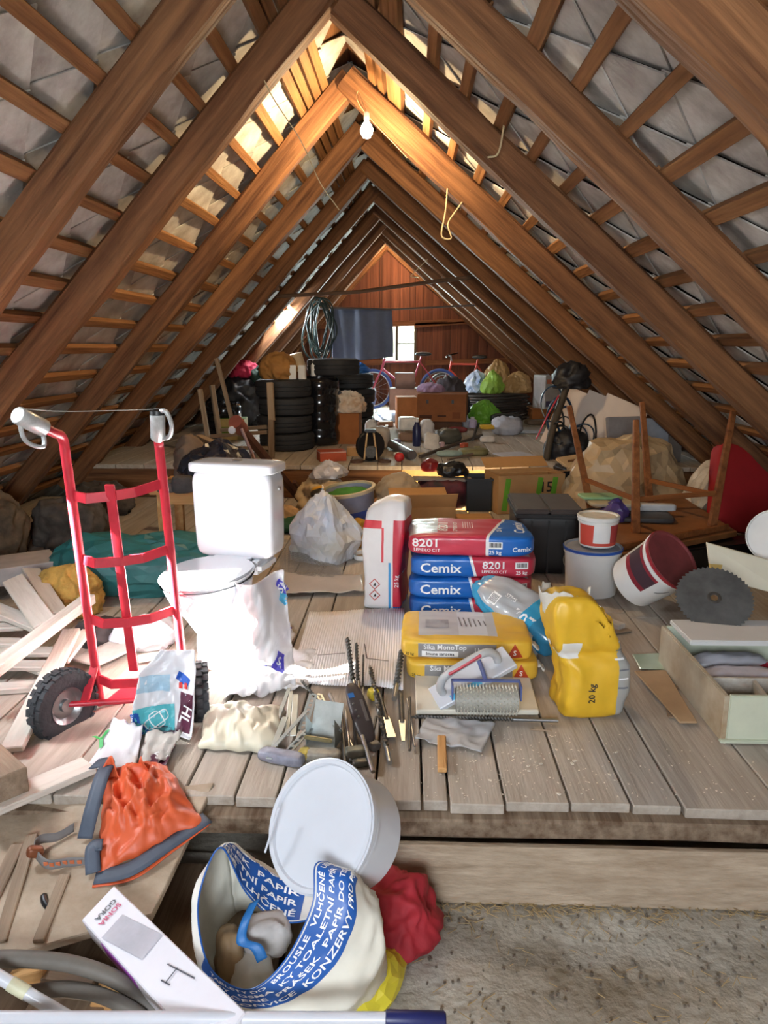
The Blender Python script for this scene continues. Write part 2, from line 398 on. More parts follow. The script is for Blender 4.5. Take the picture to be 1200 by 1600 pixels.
# added dark sheets above the tiles block the sky, so joints stay dark
for side in (-1, 1):
    a = AL if side < 0 else AR; nr = V((side * math.sin(a), 0, math.cos(a))); smax = 2.98 / math.sin(a)
    ys = [Y0 - .3, WIN_Y[0], WIN_Y[1], 9.7, 10.2, Y1 + .12] if side < 0 else [Y0 - .3, Y1 + .12]
    sv = [-.3, 1.6, WIN_S[0], 2.1, WIN_S[1], smax + .8] if side < 0 else [-.3, smax + .8]
    for ya, yb in zip(ys, ys[1:]):
        for sa, sb in zip(sv, sv[1:]):
            if side < 0 and ((ya == WIN_Y[0] and WIN_S[0] <= sa < WIN_S[1]) or (ya == 9.7 and 1.6 <= sa < 2.1)): continue
            a0, a1 = slope(side, sa, HT + .052), slope(side, sb, HT + .052); ym = (ya + yb) / 2
            bar('roof_sky_blocker', (a0[0], ym, a0[1]), (a1[0], ym, a1[1]), yb - ya + .002, .006, M_BACK, roof[side], up=nr, bev=0)
# ridge cap board
for sd_ in (-1, 1):
    (xa, za), nn = slope(sd_, .02, HT + .025), V((sd_ * math.sin(AL if sd_ < 0 else AR), 0, math.cos(AL if sd_ < 0 else AR)))
    bar('ridge_cap', (xa, Y0 - .2, za), (xa, Y1 + .1, za), .6, .02, M_RAFT, roof[sd_], up=nn, bev=0)
    (xa, za) = slope(sd_, 2.95 / math.sin(AL if sd_ < 0 else AR) + .25, HT + .03)
    bar('eaves_light_stop', (xa, Y0 - .2, za), (xa, Y1 + .1, za), 1.0, .02, M_RAFT, roof[sd_], up=nn, bev=0)  # added unseen board, stops daylight leaking in under the eaves
# roof window opening: trimmer frame and flashing
wf = struct('window_1')
M_ZINC = mat('zinc_flashing', (150, 155, 158), rough=.5, metal=.8)
for (sa, sb, ya, yb) in ((WIN_S[0] - .5, WIN_S[0], WIN_Y[0] - .5, WIN_Y[1] + .5), (WIN_S[1], WIN_S[1] + .5, WIN_Y[0] - .5, WIN_Y[1] + .5), (WIN_S[0], WIN_S[1], WIN_Y[0] - .5, WIN_Y[0]), (WIN_S[0], WIN_S[1], WIN_Y[1], WIN_Y[1] + .5)):
    a0, a1 = slope(-1, sa, HT + .022), slope(-1, sb, HT + .022); ym = (ya + yb) / 2
    bar('flashing', (a0[0], ym, a0[1]), (a1[0], ym, a1[1]), yb - ya, .003, M_ZINC, wf, up=(-math.sin(AL), 0, math.cos(AL)), bev=0)
for s0 in WIN_S:
    (xa, za) = slope(-1, s0, .20); bar('window_frame', (xa, WIN_Y[0] - .05, za), (xa, WIN_Y[1] + .05, za), .09, .09, M_LATH, wf, up=(-math.sin(AL), 0, math.cos(AL)))
for y in WIN_Y:
    a0, a1 = slope(-1, WIN_S[0], .20), slope(-1, WIN_S[1], .20); bar('window_frame', (a0[0], y, a0[1]), (a1[0], y, a1[1]), .09, .09, M_LATH, wf, up=(-math.sin(AL), 0, math.cos(AL)))

# ---- platform floor: one object per plank
floor = struct('floor')
px_joints = [278, 362, 430, 585, 660, 702, 790, 892, 987, 1065]
xs = [P(p, 1255, 0).x for p in px_joints]
x = xs[0]; left = []
while x > -3.55: x -= random.uniform(.14, .25); left.append(x)
x = xs[-1]; right = [x + .30]
x = right[-1]
while x < 3.4: x += random.uniform(.15, .27); right.append(x)
xs = left[::-1] + xs + right
YP0, YP1 = 2.0, 6.55
for a, b in zip(xs, xs[1:]):
    yb = random.choice((3.62, 3.66, 4.4, 3.6)); y0 = YP0 + random.uniform(-.012, .02); y1 = YP1
    # the stair opening at the far side
    cut = [(y0, yb - .003), (yb + .003, 5.2), (5.206, y1)]
    for p, q in cut:
        if q > 6 and -.06 < (a + b) / 2 < .95: q = 6.1
        g = .004
        box('plank', (b - a - 2 * g, q - p, .035), M_PLANK, floor, ((a + b) / 2, (p + q) / 2, -.0175 - random.uniform(0, .004)), (0, random.uniform(-.004, .004), 0), bev=.003, seg=1)
M_DUST = mat('concrete_floor_dust', (188, 182, 170), rough=.95, col2=(128, 116, 98), scale=3.2, bump=.5, bscale=35, spec=.1)
base = struct('floor_lower'); bm = bmesh.new()
NX, NY = 110, 60
vs = []
for j in range(NY + 1):
    for i in range(NX + 1):
        X = -3.6 + 7.2 * i / NX; Y = -1.8 + 3.9 * j / NY
        vs.append((X, Y, -.275 + .010 * noise.noise(V((X * 3, Y * 3, 0))) + .005 * noise.noise(V((X * 14, Y * 14, 3)))))
fs = [(j*(NX+1)+i, j*(NX+1)+i+1, (j+1)*(NX+1)+i+1, (j+1)*(NX+1)+i) for j in range(NY) for i in range(NX)]
mesh('concrete', vs, fs, M_DUST, base, smooth=True)
box('slab', (7.4, 16, .05), M_DUST, base, (0, 6, -.32), bev=0)
# beam under the plank ends and the riser board below it
stp = struct('trim_1')
bar('beam', (-3.4, 2.03, -.068), (3.3, 2.03, -.066), .14, .062, M_BEAM, stp, rough=.006, n=30)
M_RISER = wood('riser_board_wood', (184, 166, 144), (146, 126, 104), axis=1, fine=30, along=6, rnd=0, bump=.5)
bar('riser_board', (-.07, 1.925, -.185), (2.9, 1.915, -.187), .03, .175, M_RISER, stp, up=(0, .18, 1), rough=.003, n=20)
M_LOWPL = wood('lower_plank_wood', (140, 118, 96), (88, 68, 52), axis=1, fine=22, rnd=.15)
lp = struct('floor_left')
for i, xa in enumerate((-1.9, -1.68, -1.45, -1.25, -1.02, -.83, -.62, -.41, -.24)):
    box('plank', (.19, .75 if i < 7 else .5, .03), M_LOWPL, lp, (xa, 1.62 if i < 7 else 1.74, -.245), (0, 0, random.uniform(-.02, .02)), bev=.003, seg=1)
# far floor, one step up, lit from the stair opening below
far = struct('floor_far'); x = -3.5
while x < 3.4:
    wd = random.uniform(.16, .26); box('plank', (wd - .007, Y1 - YP1, .04), M_PLANK, far, (x + wd / 2, (Y1 + YP1) / 2, ZFAR - .02), bev=.003, seg=1); x += wd
for xa, xb in ((-3.0, -.03), (.92, 2.8)): bar('edge_beam', (xa, YP1 + .04, .13), (xb, YP1 + .04, .13), .06, .26, M_RAFT, far)
st = struct('wall_stairwell')
M_PLAST = mat('limewash_plaster', (226, 196, 140), rough=.9, spec=.1)
box('plaster', (1.0, .04, .52), M_PLAST, st, (.44, YP1 + .03, -.0), bev=0)
for xx in (-.08, .97): box('plaster', (.03, .42, .2), M_PLAST, st, (xx, 6.32, -.14), bev=0)
sl = bpy.data.lights.new('stairwell_lamp', 'AREA'); sl.size = .8; sl.size_y = .2; sl.shape = 'RECTANGLE'; sl.energy = 7; sl.color = (1, .72, .36)
so_ = bpy.data.objects.new('stairwell_lamp', sl); C.objects.link(so_); so_.location = (.44, 6.28, -.24); so_.rotation_euler = (D(145), 0, 0)

# ---- gable wall of upright boards with the small window
gw = struct('wall_far'); YG = 13.5
M_BACK = mat('dark_backing', (40, 28, 22), rough=.9)
def roofz(x): return (ZR - (XR - x) * math.tan(AL) if x < XR else ZR - (x - XR) * math.tan(AR)) + .2
wA, wB = PY(597, 566, YG), PY(649, 505, YG); wx0, wx1, wz0, wz1 = wA.x, wB.x, wA.z, wB.z
x = -3.2
while x < 3.1:
    wd = random.uniform(.13, .19); b = x + wd
    if x < wx0 < b: b = wx0
    if x < wx1 < b: b = wx1
    if b - x > .03:
        dy = random.uniform(-.008, .008); za, zb = roofz(x), roofz(b)
        spans = [(0.2, None)]
        if wx0 - .01 < (x + b) / 2 < wx1 + .01: spans = [(0.2, wz0), (wz1, None)]
        for z0, z1 in spans:
            ol = [(x + .003, z0), (b - .003, z0), (b - .003, max(zb, z0 + .02) if z1 is None else z1)]
            if x < XR < b and z1 is None: ol.append((XR, roofz(XR)))
            ol.append((x + .003, max(za, z0 + .02) if z1 is None else z1))
            if max(o_[1] for o_ in ol) < .26: continue
            plate('board', ol, .022, M_GABLE, gw, (0, YG + .03 + dy, 0), (D(90), 0, 0))
    x = b
M_LEDG = wood('ledger_wood', (140, 92, 60), (96, 58, 36), axis=1, fine=22)
for (pa, pb) in (((440, 512), (800, 500)), ((648, 508), (752, 500)), ((440, 572), (598, 566)), ((665, 567), (800, 563))):
    bar('ledger', PY(*pa, YG - .03), PY(*pb, YG - .03), .04, .09, M_LEDG, gw)
for z0, z1, xa, xb in ((.2, wz0, -3.2, 3.1), (wz1, 3.3, -3.2, 3.1), (wz0, wz1, -3.2, wx0), (wz0, wz1, wx1, 3.1)): box('backing', (xb - xa, .01, z1 - z0), M_BACK, gw, ((xa + xb) / 2, YG + .06, (z0 + z1) / 2), bev=0)
w2 = struct('window_2')
M_WF = wood('window_frame_wood', (96, 82, 66), (66, 52, 40), axis=1)
for p0, p1 in (((wx0, wz0), (wx1, wz0)), ((wx0, wz1), (wx1, wz1)), ((wx0, wz0), (wx0, wz1)), ((wx1, wz0), (wx1, wz1)), (((wx0*.55+wx1*.45), wz0), ((wx0*.55+wx1*.45), wz1))):
    bar('window_frame', (p0[0], YG, p0[1]), (p1[0], YG, p1[1]), .045, .06, M_WF, w2)
bar('glazing_bar', ((wx0*.55+wx1*.45), YG, wz0*.52+wz1*.48), (wx1, YG, wz0*.52+wz1*.48), .02, .02, M_WF, w2)
gm = bpy.data.materials.new('window_glass'); gm.use_nodes = True; t = gm.node_tree; t.nodes.clear()
a_, b_, c_, d_ = nd(t, 'BsdfTransparent'), nd(t, 'BsdfGlossy'), nd(t, 'MixShader'), nd(t, 'OutputMaterial'); b_.inputs['Roughness'].default_value = .05; c_.inputs[0].default_value = .06
a_.inputs[0].default_value = (.93, 1, .97, 1)
t.links.new(a_.outputs[0], c_.inputs[1]); t.links.new(b_.outputs[0], c_.inputs[2]); t.links.new(c_.outputs[0], d_.inputs[0])
for xa, xb in ((wx0, wx0*.55+wx1*.45), (wx0*.55+wx1*.45, wx1)): box('pane', (xb - xa, .004, wz1 - wz0), gm, w2, ((xa + xb) / 2, YG + .01, (wz0 + wz1) / 2), bev=0)
# gable behind the camera closes the loft
wb = struct('wall_back')  # opening left here for the added fill lamp
for ol in ([(-3.4, -.3), (3.3, -.3), (3.3, 0), (2.2, 1.04), (-2.3, 1.04), (-3.4, 0)], [(-2.3, 1.04), (-1.07, 1.04), (-1.07, 2.35)], [(.25, 1.04), (2.2, 1.04), (.25, 2.7)], [(-1.3, 2.06), (.9, 2.06), (XR, ZR + .3)]):
    plate('boarding', ol, .03, M_GABLE, wb, (0, Y0 - .05, 0), (D(90), 0, 0))

# ---- bare bulbs with their light
M_BULB = mat('lit_bulb', (255, 235, 190), emit=((255, 226, 170), 60))
M_BLACK = mat('black_plastic', (26, 26, 28), rough=.4)
M_WHITEP = mat('white_plastic', (232, 232, 230), rough=.35, var=.05)
def bulb(label, p, energy, cord):
    t = thing('light_bulb', label, 'light bulb', p)
    lathe('glass_globe', [(0, -.06), (.022, -.056), (.038, -.03), (.040, -.008), (.030, .015), (.016, .035), (0, .036)], M_BULB, t, sides=16)
    lathe('lamp_socket', [(0, .034), (.016, .034), (.018, .06), (.017, .085), (.006, .095), (0, .095)], M_WHITEP, t, sides=16)
    tube('cord', curve([V(c) - V(p) for c in cord]), .002, mat('tan_cord', (176, 150, 110)), t, sides=6)
    l = bpy.data.lights.new('bulb_light', 'POINT'); l.energy = energy; l.color = (1.0, .72, .40); l.shadow_soft_size = .035
    lo = bpy.data.objects.new('bulb_light', l); C.objects.link(lo); lo.parent = t; lo.location = (0, 0, -.1)
b1 = PY(573, 200, 5.02)
bulb('lit bare bulb hanging under the yellow-lit rafter apex near the front', b1, 32, [b1 + V((0, 0, .09)), b1 + V((-.03, .03, .16)), b1 + V((-.06, .12, .25)), b1 + V((-.05, .3, .2)), b1 + V((.25, .32, -.1))])
b2 = PY(619, 386, 12.7)
bulb('small distant lit bulb at the peak of the board gable wall', b2, 18, [b2 + V((0, 0, .09)), b2 + V((-.02, 0, .2))])

# ================================================================== OBJECTS : shared makers
def W(n, p): return n * ((V(p) - V((0, 0, EYE))).dot(_F)) / FPX        # metres of n photo pixels at point p
def solid(name, top, down, m, parent=None, bev=.003):
    """closed board/box from a quad (world corners) thickened along vector 'down'"""
    top = [V(p) for p in top]; down = V(down); c = sum(top, V()) / 4
    bm = bmesh.new(); a = [bm.verts.new(p - c) for p in top]; b = [bm.verts.new(p + down - c) for p in top]
    bm.faces.new(a); bm.faces.new(b[::-1])
    for i in range(4): bm.faces.new((a[i], b[i], b[(i + 1) % 4], a[(i + 1) % 4]))
    if bev: bmesh.ops.bevel(bm, geom=bm.edges[:], offset=bev, segments=1, affect='EDGES')
    o = from_bm(bm, name, m, parent); o.location = c - (V(parent.location) if parent else V()); return o
def stick(name, label, cat, p0, p1, wd, th, m, group=None, **k):
    o = bar(name, p0, p1, wd, th, m, **k); return tag(o, label, cat, group)
def heap(name, label, cat, p, size, m, rz=0, group=None, **k):
    o = lump(name, size, m, None, p, (0, 0, rz), **k); return tag(o, label, cat, group)
def carton(name, label, p, size, m, rz=0, open_=False, flap=None, tape=None, group=None, tilt=0):
    """cardboard box on its base: bottom/walls, closed lid halves with a gap or open flaps"""
    t = thing(name, label, 'box', p, rz, group); L_, D_, H = size; th = .005
    if tilt: t.rotation_euler = (tilt, 0, rz)
    if open_:
        bm = bmesh.new(); bm_box(bm, (L_, D_, th), (0, 0, th / 2))
        for sx in (-1, 1): bm_box(bm, (th, D_, H), (sx * (L_ / 2 - th / 2), 0, H / 2)); bm_box(bm, (L_ - 2 * th, th, H), (0, sx * (D_ / 2 - th / 2), H / 2))
        from_bm(bm, 'box_body', m, t)
        for sx, ang in ((-1, flap[0] if flap else 1.9), (1, flap[1] if flap else 1.9)):
            box('flap', (L_ - .01, D_ * .42, .004), m, t, (0, sx * (D_ / 2 + D_ * .2 * math.cos(ang - 1.57) * 1), H + D_ * .2 * math.sin(1.57 - ang + 1.2)), (sx * (.6 - (ang - 1.9)), 0, 0), bev=0)
    else:
        box('box_body', (L_, D_, H), m, t, (0, 0, H / 2), bev=.004)
        for sx in (-1, 1): box('flap', (L_ - .004, D_ / 2 - .004, .004), m, t, (0, sx * D_ / 4, H + .002), (sx * .02, 0, 0), bev=0)
    if tape: box('tape', (L_ + .004, .05, .002), tape, t, (0, 0, H + .006), bev=0)
    return t
def bucket(label, p, r, h, body_m, rim_m, lid_m, rot=(0, 0, 0), handle=None, label_m=None, lidded=True, ang=(0, 0), taper=.86, lab=(.25, .8), grip=None):
    t = thing('bucket', label, 'bucket', p, rot=rot)
    rb = r * taper
    prof = [(0, 0), (rb - .006, 0), (rb, .006), (r - .004, h - .03), (r + .002, h - .03), (r + .002, h - .02), (r - .003, h - .018), (r - .003, h), (r - .007, h), (rb - .004, .01), (0, .01)]
    body = lathe('bucket_body', prof, body_m, t, sides=40)
    lathe('rim', [(r - .004, h - .012), (r + .006, h - .012), (r + .007, h + .002), (r - .004, h + .004), (r - .004, h - .012)], rim_m, t, sides=40)
    if lidded: lathe('lid', [(0, h - .002), (r - .012, h - .002), (r - .008, h + .006), (r + .002, h + .007), (r + .004, h - .008)][::1], lid_m, t, sides=40)
    if label_m is not None:
        a0, a1 = ang; n = 16; vs, fs = [], []
        for j, f in enumerate(lab):
            rr = rb + (r - rb) * f + .0012
            for i in range(n + 1): a = a0 + (a1 - a0) * i / n; vs.append((rr * math.cos(a), rr * math.sin(a), h * f))
        fs = [(i, i + 1, n + 2 + i, n + 1 + i) for i in range(n)]
        mesh('paper_label', vs, fs, label_m, t, smooth=True)
    if handle is not None:
        a, drop = handle; pts = []
        for i in range(17):
            b = math.pi * i / 16; x = math.cos(b) * (r + .008); o_ = math.sin(b) * r
            pts.append(V((x * math.cos(a) - o_ * math.cos(drop) * math.sin(a), x * math.sin(a) + o_ * math.cos(drop) * math.cos(a), h - .05 + o_ * math.sin(drop))))
        hd = tube('handle', pts, .0025, M_STEEL, t, sides=6)
        if grip: tube('grip', pts[7:10], .008, grip, hd, sides=8)
    return t
def sack(name, label, cat, size, m, p, rot, n=6, wr=.004, group=None, seed=0, fn=None, cuts=16, **k):
    o = rbox(name, size, m, None, p, rot, n=n, wr=wr, cuts=cuts, seed=seed, fn=fn, **k); return tag(o, label, cat, group)
M_STEEL = mat('steel', (176, 178, 180), rough=.32, metal=.9, var=.12)
M_DARKST = mat('dull_steel', (120, 118, 114), rough=.45, metal=.75, var=.3, scale=30)
M_CARD = mat('cardboard', (186, 142, 94), rough=.85, var=.1, spec=.15)
M_CARD2 = mat('brown_cardboard', (164, 104, 62), rough=.85, var=.12, spec=.15)
M_CARDD = mat('dark_cardboard', (104, 78, 66), rough=.85, var=.15, spec=.15)
M_WHITE = mat('glossy_white_plastic', (204, 207, 214), rough=.28, var=.03, coat=.2)
M_CERAM = mat('white_ceramic', (208, 210, 215), rough=.1, var=.015, coat=.5)
M_PINE = wood('pine_wood', (214, 168, 112), (182, 132, 80), axis=1, fine=24)
M_PINEX = wood('pine_wood_x', (214, 168, 112), (182, 132, 80), axis=0, fine=24)
M_OLDW = wood('weathered_wood', (166, 146, 124), (112, 92, 74), axis=1, fine=26)
M_PAINTW = wood('white_painted_wood', (216, 210, 200), (184, 174, 162), axis=1, fine=18, rnd=.06, along=2)
M_RED = mat('red_paint', (200, 48, 64), rough=.38, var=.18, scale=14, bump=.05)
M_RUBBER = mat('tyre_rubber', (54, 56, 60), rough=.75, var=.25, scale=20, bump=.2, bscale=70)
M_TYRE = mat('car_tyre_rubber', (40, 41, 45), rough=.7, var=.2, scale=12)
M_INKW = mat('white_ink', (245, 245, 245), rough=.5, var=0)
M_INKB = mat('black_ink', (30, 28, 30), rough=.6, var=0)

# ================================================================== LEFT: hand truck
def hand_truck():
    base = P(205, 1120); t = thing('hand_truck', 'red steel two-wheeled hand truck with silver grips, standing by the toilet', 'hand truck', base)
    w = lambda px, py, y: PY(px, py, y) - base
    lb, lt = w(157, 1100, 2.56), w(101, 700, 2.44); rb, rt = w(290, 1078, 2.70), w(249, 700, 2.56)
    lbend = curve([lb, lb.lerp(lt, .5), lb.lerp(lt, .93), w(98, 686, 2.43), w(84, 676, 2.38), w(66, 668, 2.33)], 6)
    tube('rail', lbend, .0165, M_RED, t, sides=14)
    rbend = curve([rb, rb.lerp(rt, .5), rb.lerp(rt, .95), w(248, 690, 2.54), w(247, 680, 2.53)], 6)
    tube('rail', rbend, .0165, M_RED, t, sides=14)
    # silver grips with a hand guard
    g0, g1 = w(70, 670, 2.34), w(27, 648, 2.24); gl = tube('grip', [g0, g0.lerp(g1, .06), g0.lerp(g1, .95), g1], .022, M_GRIP, t, sides=14, rad=[.022, .029, .029, .025])
    tube('hand_guard', curve([g0.lerp(g1, .1), g0.lerp(g1, .12) + V((0, .0, -.062)), g0.lerp(g1, .75) + V((-.005, 0, -.068)), g0.lerp(g1, .96)], 5), .0075, M_GRIP, gl, sides=8)
    h0, h1 = w(247, 686, 2.535), w(246, 644, 2.47); gr = tube('grip', [h0, h0.lerp(h1, .06), h0.lerp(h1, .95), h1], .02, M_GRIP, t, sides=14, rad=[.020, .025, .025, .021])
    tube('hand_guard', curve([h1, h1 + V((.035, -.02, .004)), h1.lerp(h0, .45) + V((.058, -.03, 0)), h0 + V((.045, -.02, .01)), h0 + V((.004, -.005, .004))], 5), .008, M_GRIP, gr, sides=8)
    lathe('grip_cap', [(0, .008), (.014, .006), (.025, 0), (.025, -.014), (0, -.014)], M_BLACK, gr, h1 + V((0, 0, .004)), sides=14)
    # bowed cross bars
    for f, fr in ((.835, .87), (.60, .615), (.365, .365), (.115, .10)):
        a, b = lb.lerp(lt, f), rb.lerp(rt, fr); bow = V((0, -.05, -.012))
        pts = [a, a.lerp(b, .22) + bow, a.lerp(b, .5) + bow * 1.15, a.lerp(b, .74) + bow, b]
        bm = bmesh.new()
        for q0, q1 in zip(pts, pts[1:]):
            d = q1 - q0; x, z = basis(d); bm_box(bm, (.010, d.length + .006, .034), (q0 + q1) / 2, Matrix((x, d.normalized(), z)).transposed())
        from_bm(bm, 'cross_bar', M_RED, t)
    m0, m1 = w(171, 757, 2.45), w(209, 1048, 2.58); bar('centre_strut', m0, m1, .034, .012, M_RED, t, up=(0, -1, 0))
    # wheels, axle, brackets, toe plate
    wl, wr = w(99, 1101, 2.42), w(313, 1088, 2.58); ax = (wr - wl).normalized()
    tube('axle', [wl + ax * .02, wr - ax * .02], .011, M_RED, t, sides=10)
    for c in (wl, wr):
        q = (V((.90, -.43, 0)) if c is wl else V((.96, .27, 0))).to_track_quat('Z', 'Y').to_euler()
        R_, r_, wd = .128, .066, .032
        wh = lathe('wheel', [(r_, -wd * .7), (R_ * .8, -wd), (R_ * .95, -wd * .85), (R_, -wd * .4), (R_, wd * .4), (R_ * .95, wd * .85), (R_ * .8, wd), (r_, wd * .7), (r_, -wd * .7)], M_RUBBER, t, c, q, sides=40)
        bm = bmesh.new()
        for k in range(22):
            for s_ in (-1, 0, 1):
                a = 2 * math.pi * (k + .5 * (s_ != 0)) / 22; bm_box(bm, (.010, .026, .019 if s_ else .022), (math.cos(a) * (R_ + (.001 if not s_ else -.004)), math.sin(a) * (R_ + (.001 if not s_ else -.004)), s_ * .024), Matrix.Rotation(a, 3, 'Z'))
        from_bm(bm, 'tread', M_RUBBER, wh)
        lathe('hub', [(0, -.02), (.022, -.02), (.024, -.008), (.05, -.006), (r_ - .002, -.024), (r_ + .002, -.026), (r_ + .002, .026), (r_ - .002, .024), (.05, .006), (.024, .008), (.022, .02), (0, .02)], M_STEEL, wh, sides=28)
    for e, wv, a0 in ((lb, wl, .07), (rb, wr, -.04)):
        tp = e.lerp(lt if e is lb else rt, .17); bar('axle_bracket', tp, wv + ax * a0, .03, .016, M_RED, t, up=(0, -1, .2))
    toe = [lb + V((.0, .0, .0)), rb + V((0, 0, 0)), rb + V((-.02, .17, 0)), lb + V((.03, .17, 0))]
    for v in toe: v.z = .012
    solid('toe_plate', toe, (0, 0, -.010), M_RED, t).location = sum(toe, V()) / 4
    for e in (lb, rb): bar('toe_gusset', V((e.x, e.y, .012)), e + V((0, 0, .05)), .02, .03, M_RED, t, up=(0, -1, 0))
    tube('cobweb_string', curve([g1 + V((0, 0, .02)), g1.lerp(h1, .3) + V((0, 0, .008)), g1.lerp(h1, .7) + V((0, 0, .008)), h1 + V((0, 0, .01))], 6), .0012, M_WEB, t, sides=5)
M_GRIP = mat('silver_plastic_grip', (200, 204, 206), rough=.35, var=.25, scale=25, metal=.35)
M_WEB = mat('pale_string', (190, 186, 176), rough=.9)
hand_truck()

# ================================================================== toilet
def toilet():
    t = thing('toilet', 'white ceramic toilet with closed lid and cistern, unconnected on the planks', 'toilet', PY(368, 875, 3.2) * 1.0, 0)
    t.location.z = 0; t.rotation_euler = (0, 0, D(-13)); 
    ci = rbox('cistern', (.385, .17, .395), M_CERAM, t, (0, .06, .61), n=9, wr=0, cuts=16, fn=lambda q: V((q.x * (1 + .10 * q.z), q.y * (1 + .15 * q.z), q.z)), flat=False)
    rbox('cistern_lid', (.415, .195, .05), M_CERAM, t, (0, .06, .822), n=7, wr=0, cuts=12, flat=False)
    lathe('flush_button', [(0, .006), (.02, .005), (.024, 0)], M_STEEL, t, (0, .06, .847), sides=24)
    lathe('side_stud', [(0, .012), (.009, .01), (.01, 0)], M_STEEL, ci, (.195, -.0, .12), (0, D(90), 0), sides=12)
    def seat(name, z0, z1, grow, m):
        ol = []
        for k in range(48):
            a = 2 * math.pi * k / 48; x, y = math.cos(a), math.sin(a)
            ol.append(((.178 + grow) * (abs(x) ** .85) * (1 if x > 0 else -1), -.245 + (.205 + grow) * y if y > 0 else -.245 + (.245 + grow) * y * 1.0))
        o = plate(name, ol, z1 - z0, m, t, (0, 0, z0), bev=.008); return o
    seat('seat_ring', .392, .408, 0, M_CERAM); seat('seat_lid', .410, .43, .004, M_CERAM)
    box('seat_hinge', (.2, .05, .03), M_CERAM, t, (0, -.03, .41), bev=.01)
    # bowl and pedestal as one loft
    sec = [(0, .115, -.14, .17, .22), (.03, .11, -.14, .165, .22), (.14, .095, -.15, .15, .2), (.24, .12, -.19, .19, .2), (.32, .158, -.225, .225, .2), (.375, .172, -.24, .24, .205), (.392, .170, -.242, .238, .2)]
    vs, fs, n = [], [], 40
    for z, rx, cy, rf, rbk in sec:
        for k in range(n):
            a = 2 * math.pi * k / n; y = math.sin(a); vs.append((rx * math.cos(a), cy + (rbk if y > 0 else rf) * y, z))
    for j in range(len(sec) - 1):
        for k in range(n): fs.append((j*n+k, j*n+(k+1)%n, (j+1)*n+(k+1)%n, (j+1)*n+k))
    fs.append(tuple(range(n))[::-1]); fs.append(tuple((len(sec)-1)*n+k for k in range(n)))
    mesh('bowl', vs, fs, M_CERAM, t, smooth=True)
    box('rear_shelf', (.3, .2, .06), M_CERAM, t, (0, .03, .385), bev=.02)
toilet()

# ================================================================== plastic film bag beside the toilet
M_FILM = mat('white_film', (228, 228, 232), rough=.3, var=.04)
M_PURP = mat('purple_print', (86, 78, 190), rough=.4, var=.05)
M_CYAN = mat('cyan_print', (90, 190, 235), rough=.4, var=.05)
def film_bag():
    b = P(390, 1068); t = thing('plastic_bag', 'crumpled white plastic bag with purple lettering strips beside the toilet', 'bag', b)
    def fn(u, v):
        px = 358 + 84 * u + 20 * (1 - v) * u; py = 1085 - 180 * v + 12 * math.sin(u * 5)
        y = 2.66 + .08 * math.sin(u * 6.5 + v * 2) * (.4 + v) + .10 * v
        p = PY(px, py, y); p.z = max(p.z, .004); p += V((0, 1, 0)) * .035 * rough_n((u * 3, v * 3, 0), 1.4, 3)
        return p - b
    M_THIN = mat('thin_film', (232, 232, 236), rough=.3, var=.04, alpha=.6)
    body = sheet('bag_film', fn, 34, 40, M_THIN, t, th=.003)
    def fn2(u, v):
        p = P(350 + 130 * u + 20 * v, 1095 - 60 * v - 15 * u, 0); p.z = .006 + .05 * max(0, rough_n((u * 4, v * 4, 1), 1.2, 5)) * math.sin(math.pi * u) ** .5
        return p - b
    sheet('trailing_film', fn2, 36, 26, M_FILM, t, th=.003)
    q0 = body
    for (u0, v0, w_, h_, m, s_, rz) in ((.10, .42, .04, .07, M_PURP, 'S', .4), (.93, .86, .035, .06, M_PURP, 'SE', -.5), (.92, .76, .04, .05, M_CYAN, None, -.5)):
        c = fn(u0, v0); e1 = (fn(min(1, u0 + .03), v0) - fn(max(0, u0 - .03), v0)).normalized(); nz = e1.cross(V((0, 0, 1))).normalized()
        if nz.y > 0: nz = -nz
        ux = V((math.cos(rz), 0, -math.sin(rz)))
        print_rect(q0, w_, h_, m, c, ux, nz, lift=.003)
        if s_: print_text(q0, s_, .045, M_INKW, c, ux, nz, lift=.0045)
film_bag()
def strip_bag():
    b = P(438, 1010); t = thing('plastic_wrapper', 'flat white wrapper with a purple lettered strip lying behind the tools', 'wrapper', b)
    c = [P(405, 1010), P(440, 975), P(462, 998), P(440, 1045)]
    def fn(u, v):
        p = c[0].lerp(c[3], v).lerp(c[1].lerp(c[2], v), u); p.z = .012 + .02 * rough_n((u * 2, v * 2, 0), 1.5, 8); return p - b
    o = sheet('film', fn, 14, 14, M_FILM, t, th=.002)
    print_rect(o, .05, .16, M_PURP, fn(.75, .6), (1, .1, 0), (0, 0, 1), lift=.003); print_text(o, 'NICO', .05, M_INKW, fn(.75, .6), (.2, .9, 0), (0, 0, 1), lift=.005)
strip_bag()
def cream_bag():
    c = [P(312, 1172), P(432, 1180), P(446, 1112), P(322, 1108)]; b = sum(c, V()) / 4
    def fn(u, v):
        p = c[0].lerp(c[1], u).lerp(c[3].lerp(c[2], u), v); e = (math.sin(math.pi * u) * math.sin(math.pi * v)) ** .4
        p.z = .006 + e * (.05 + .035 * rough_n((u * 2.6, v * 1.6, 0), 1.4, 9)); return p + V((.012 * noise.noise(V((u * 7, v * 7, 2))), .01 * noise.noise(V((u * 7, v * 7, 6))), 0)) - b
    o = sheet('plastic_bag', fn, 44, 28, mat('cream_film', (226, 220, 198), rough=.4, var=.08), None, th=.003, loc=b); tag(o, 'cream crumpled plastic bag lying flat next to the right truck wheel', 'bag')
cream_bag()

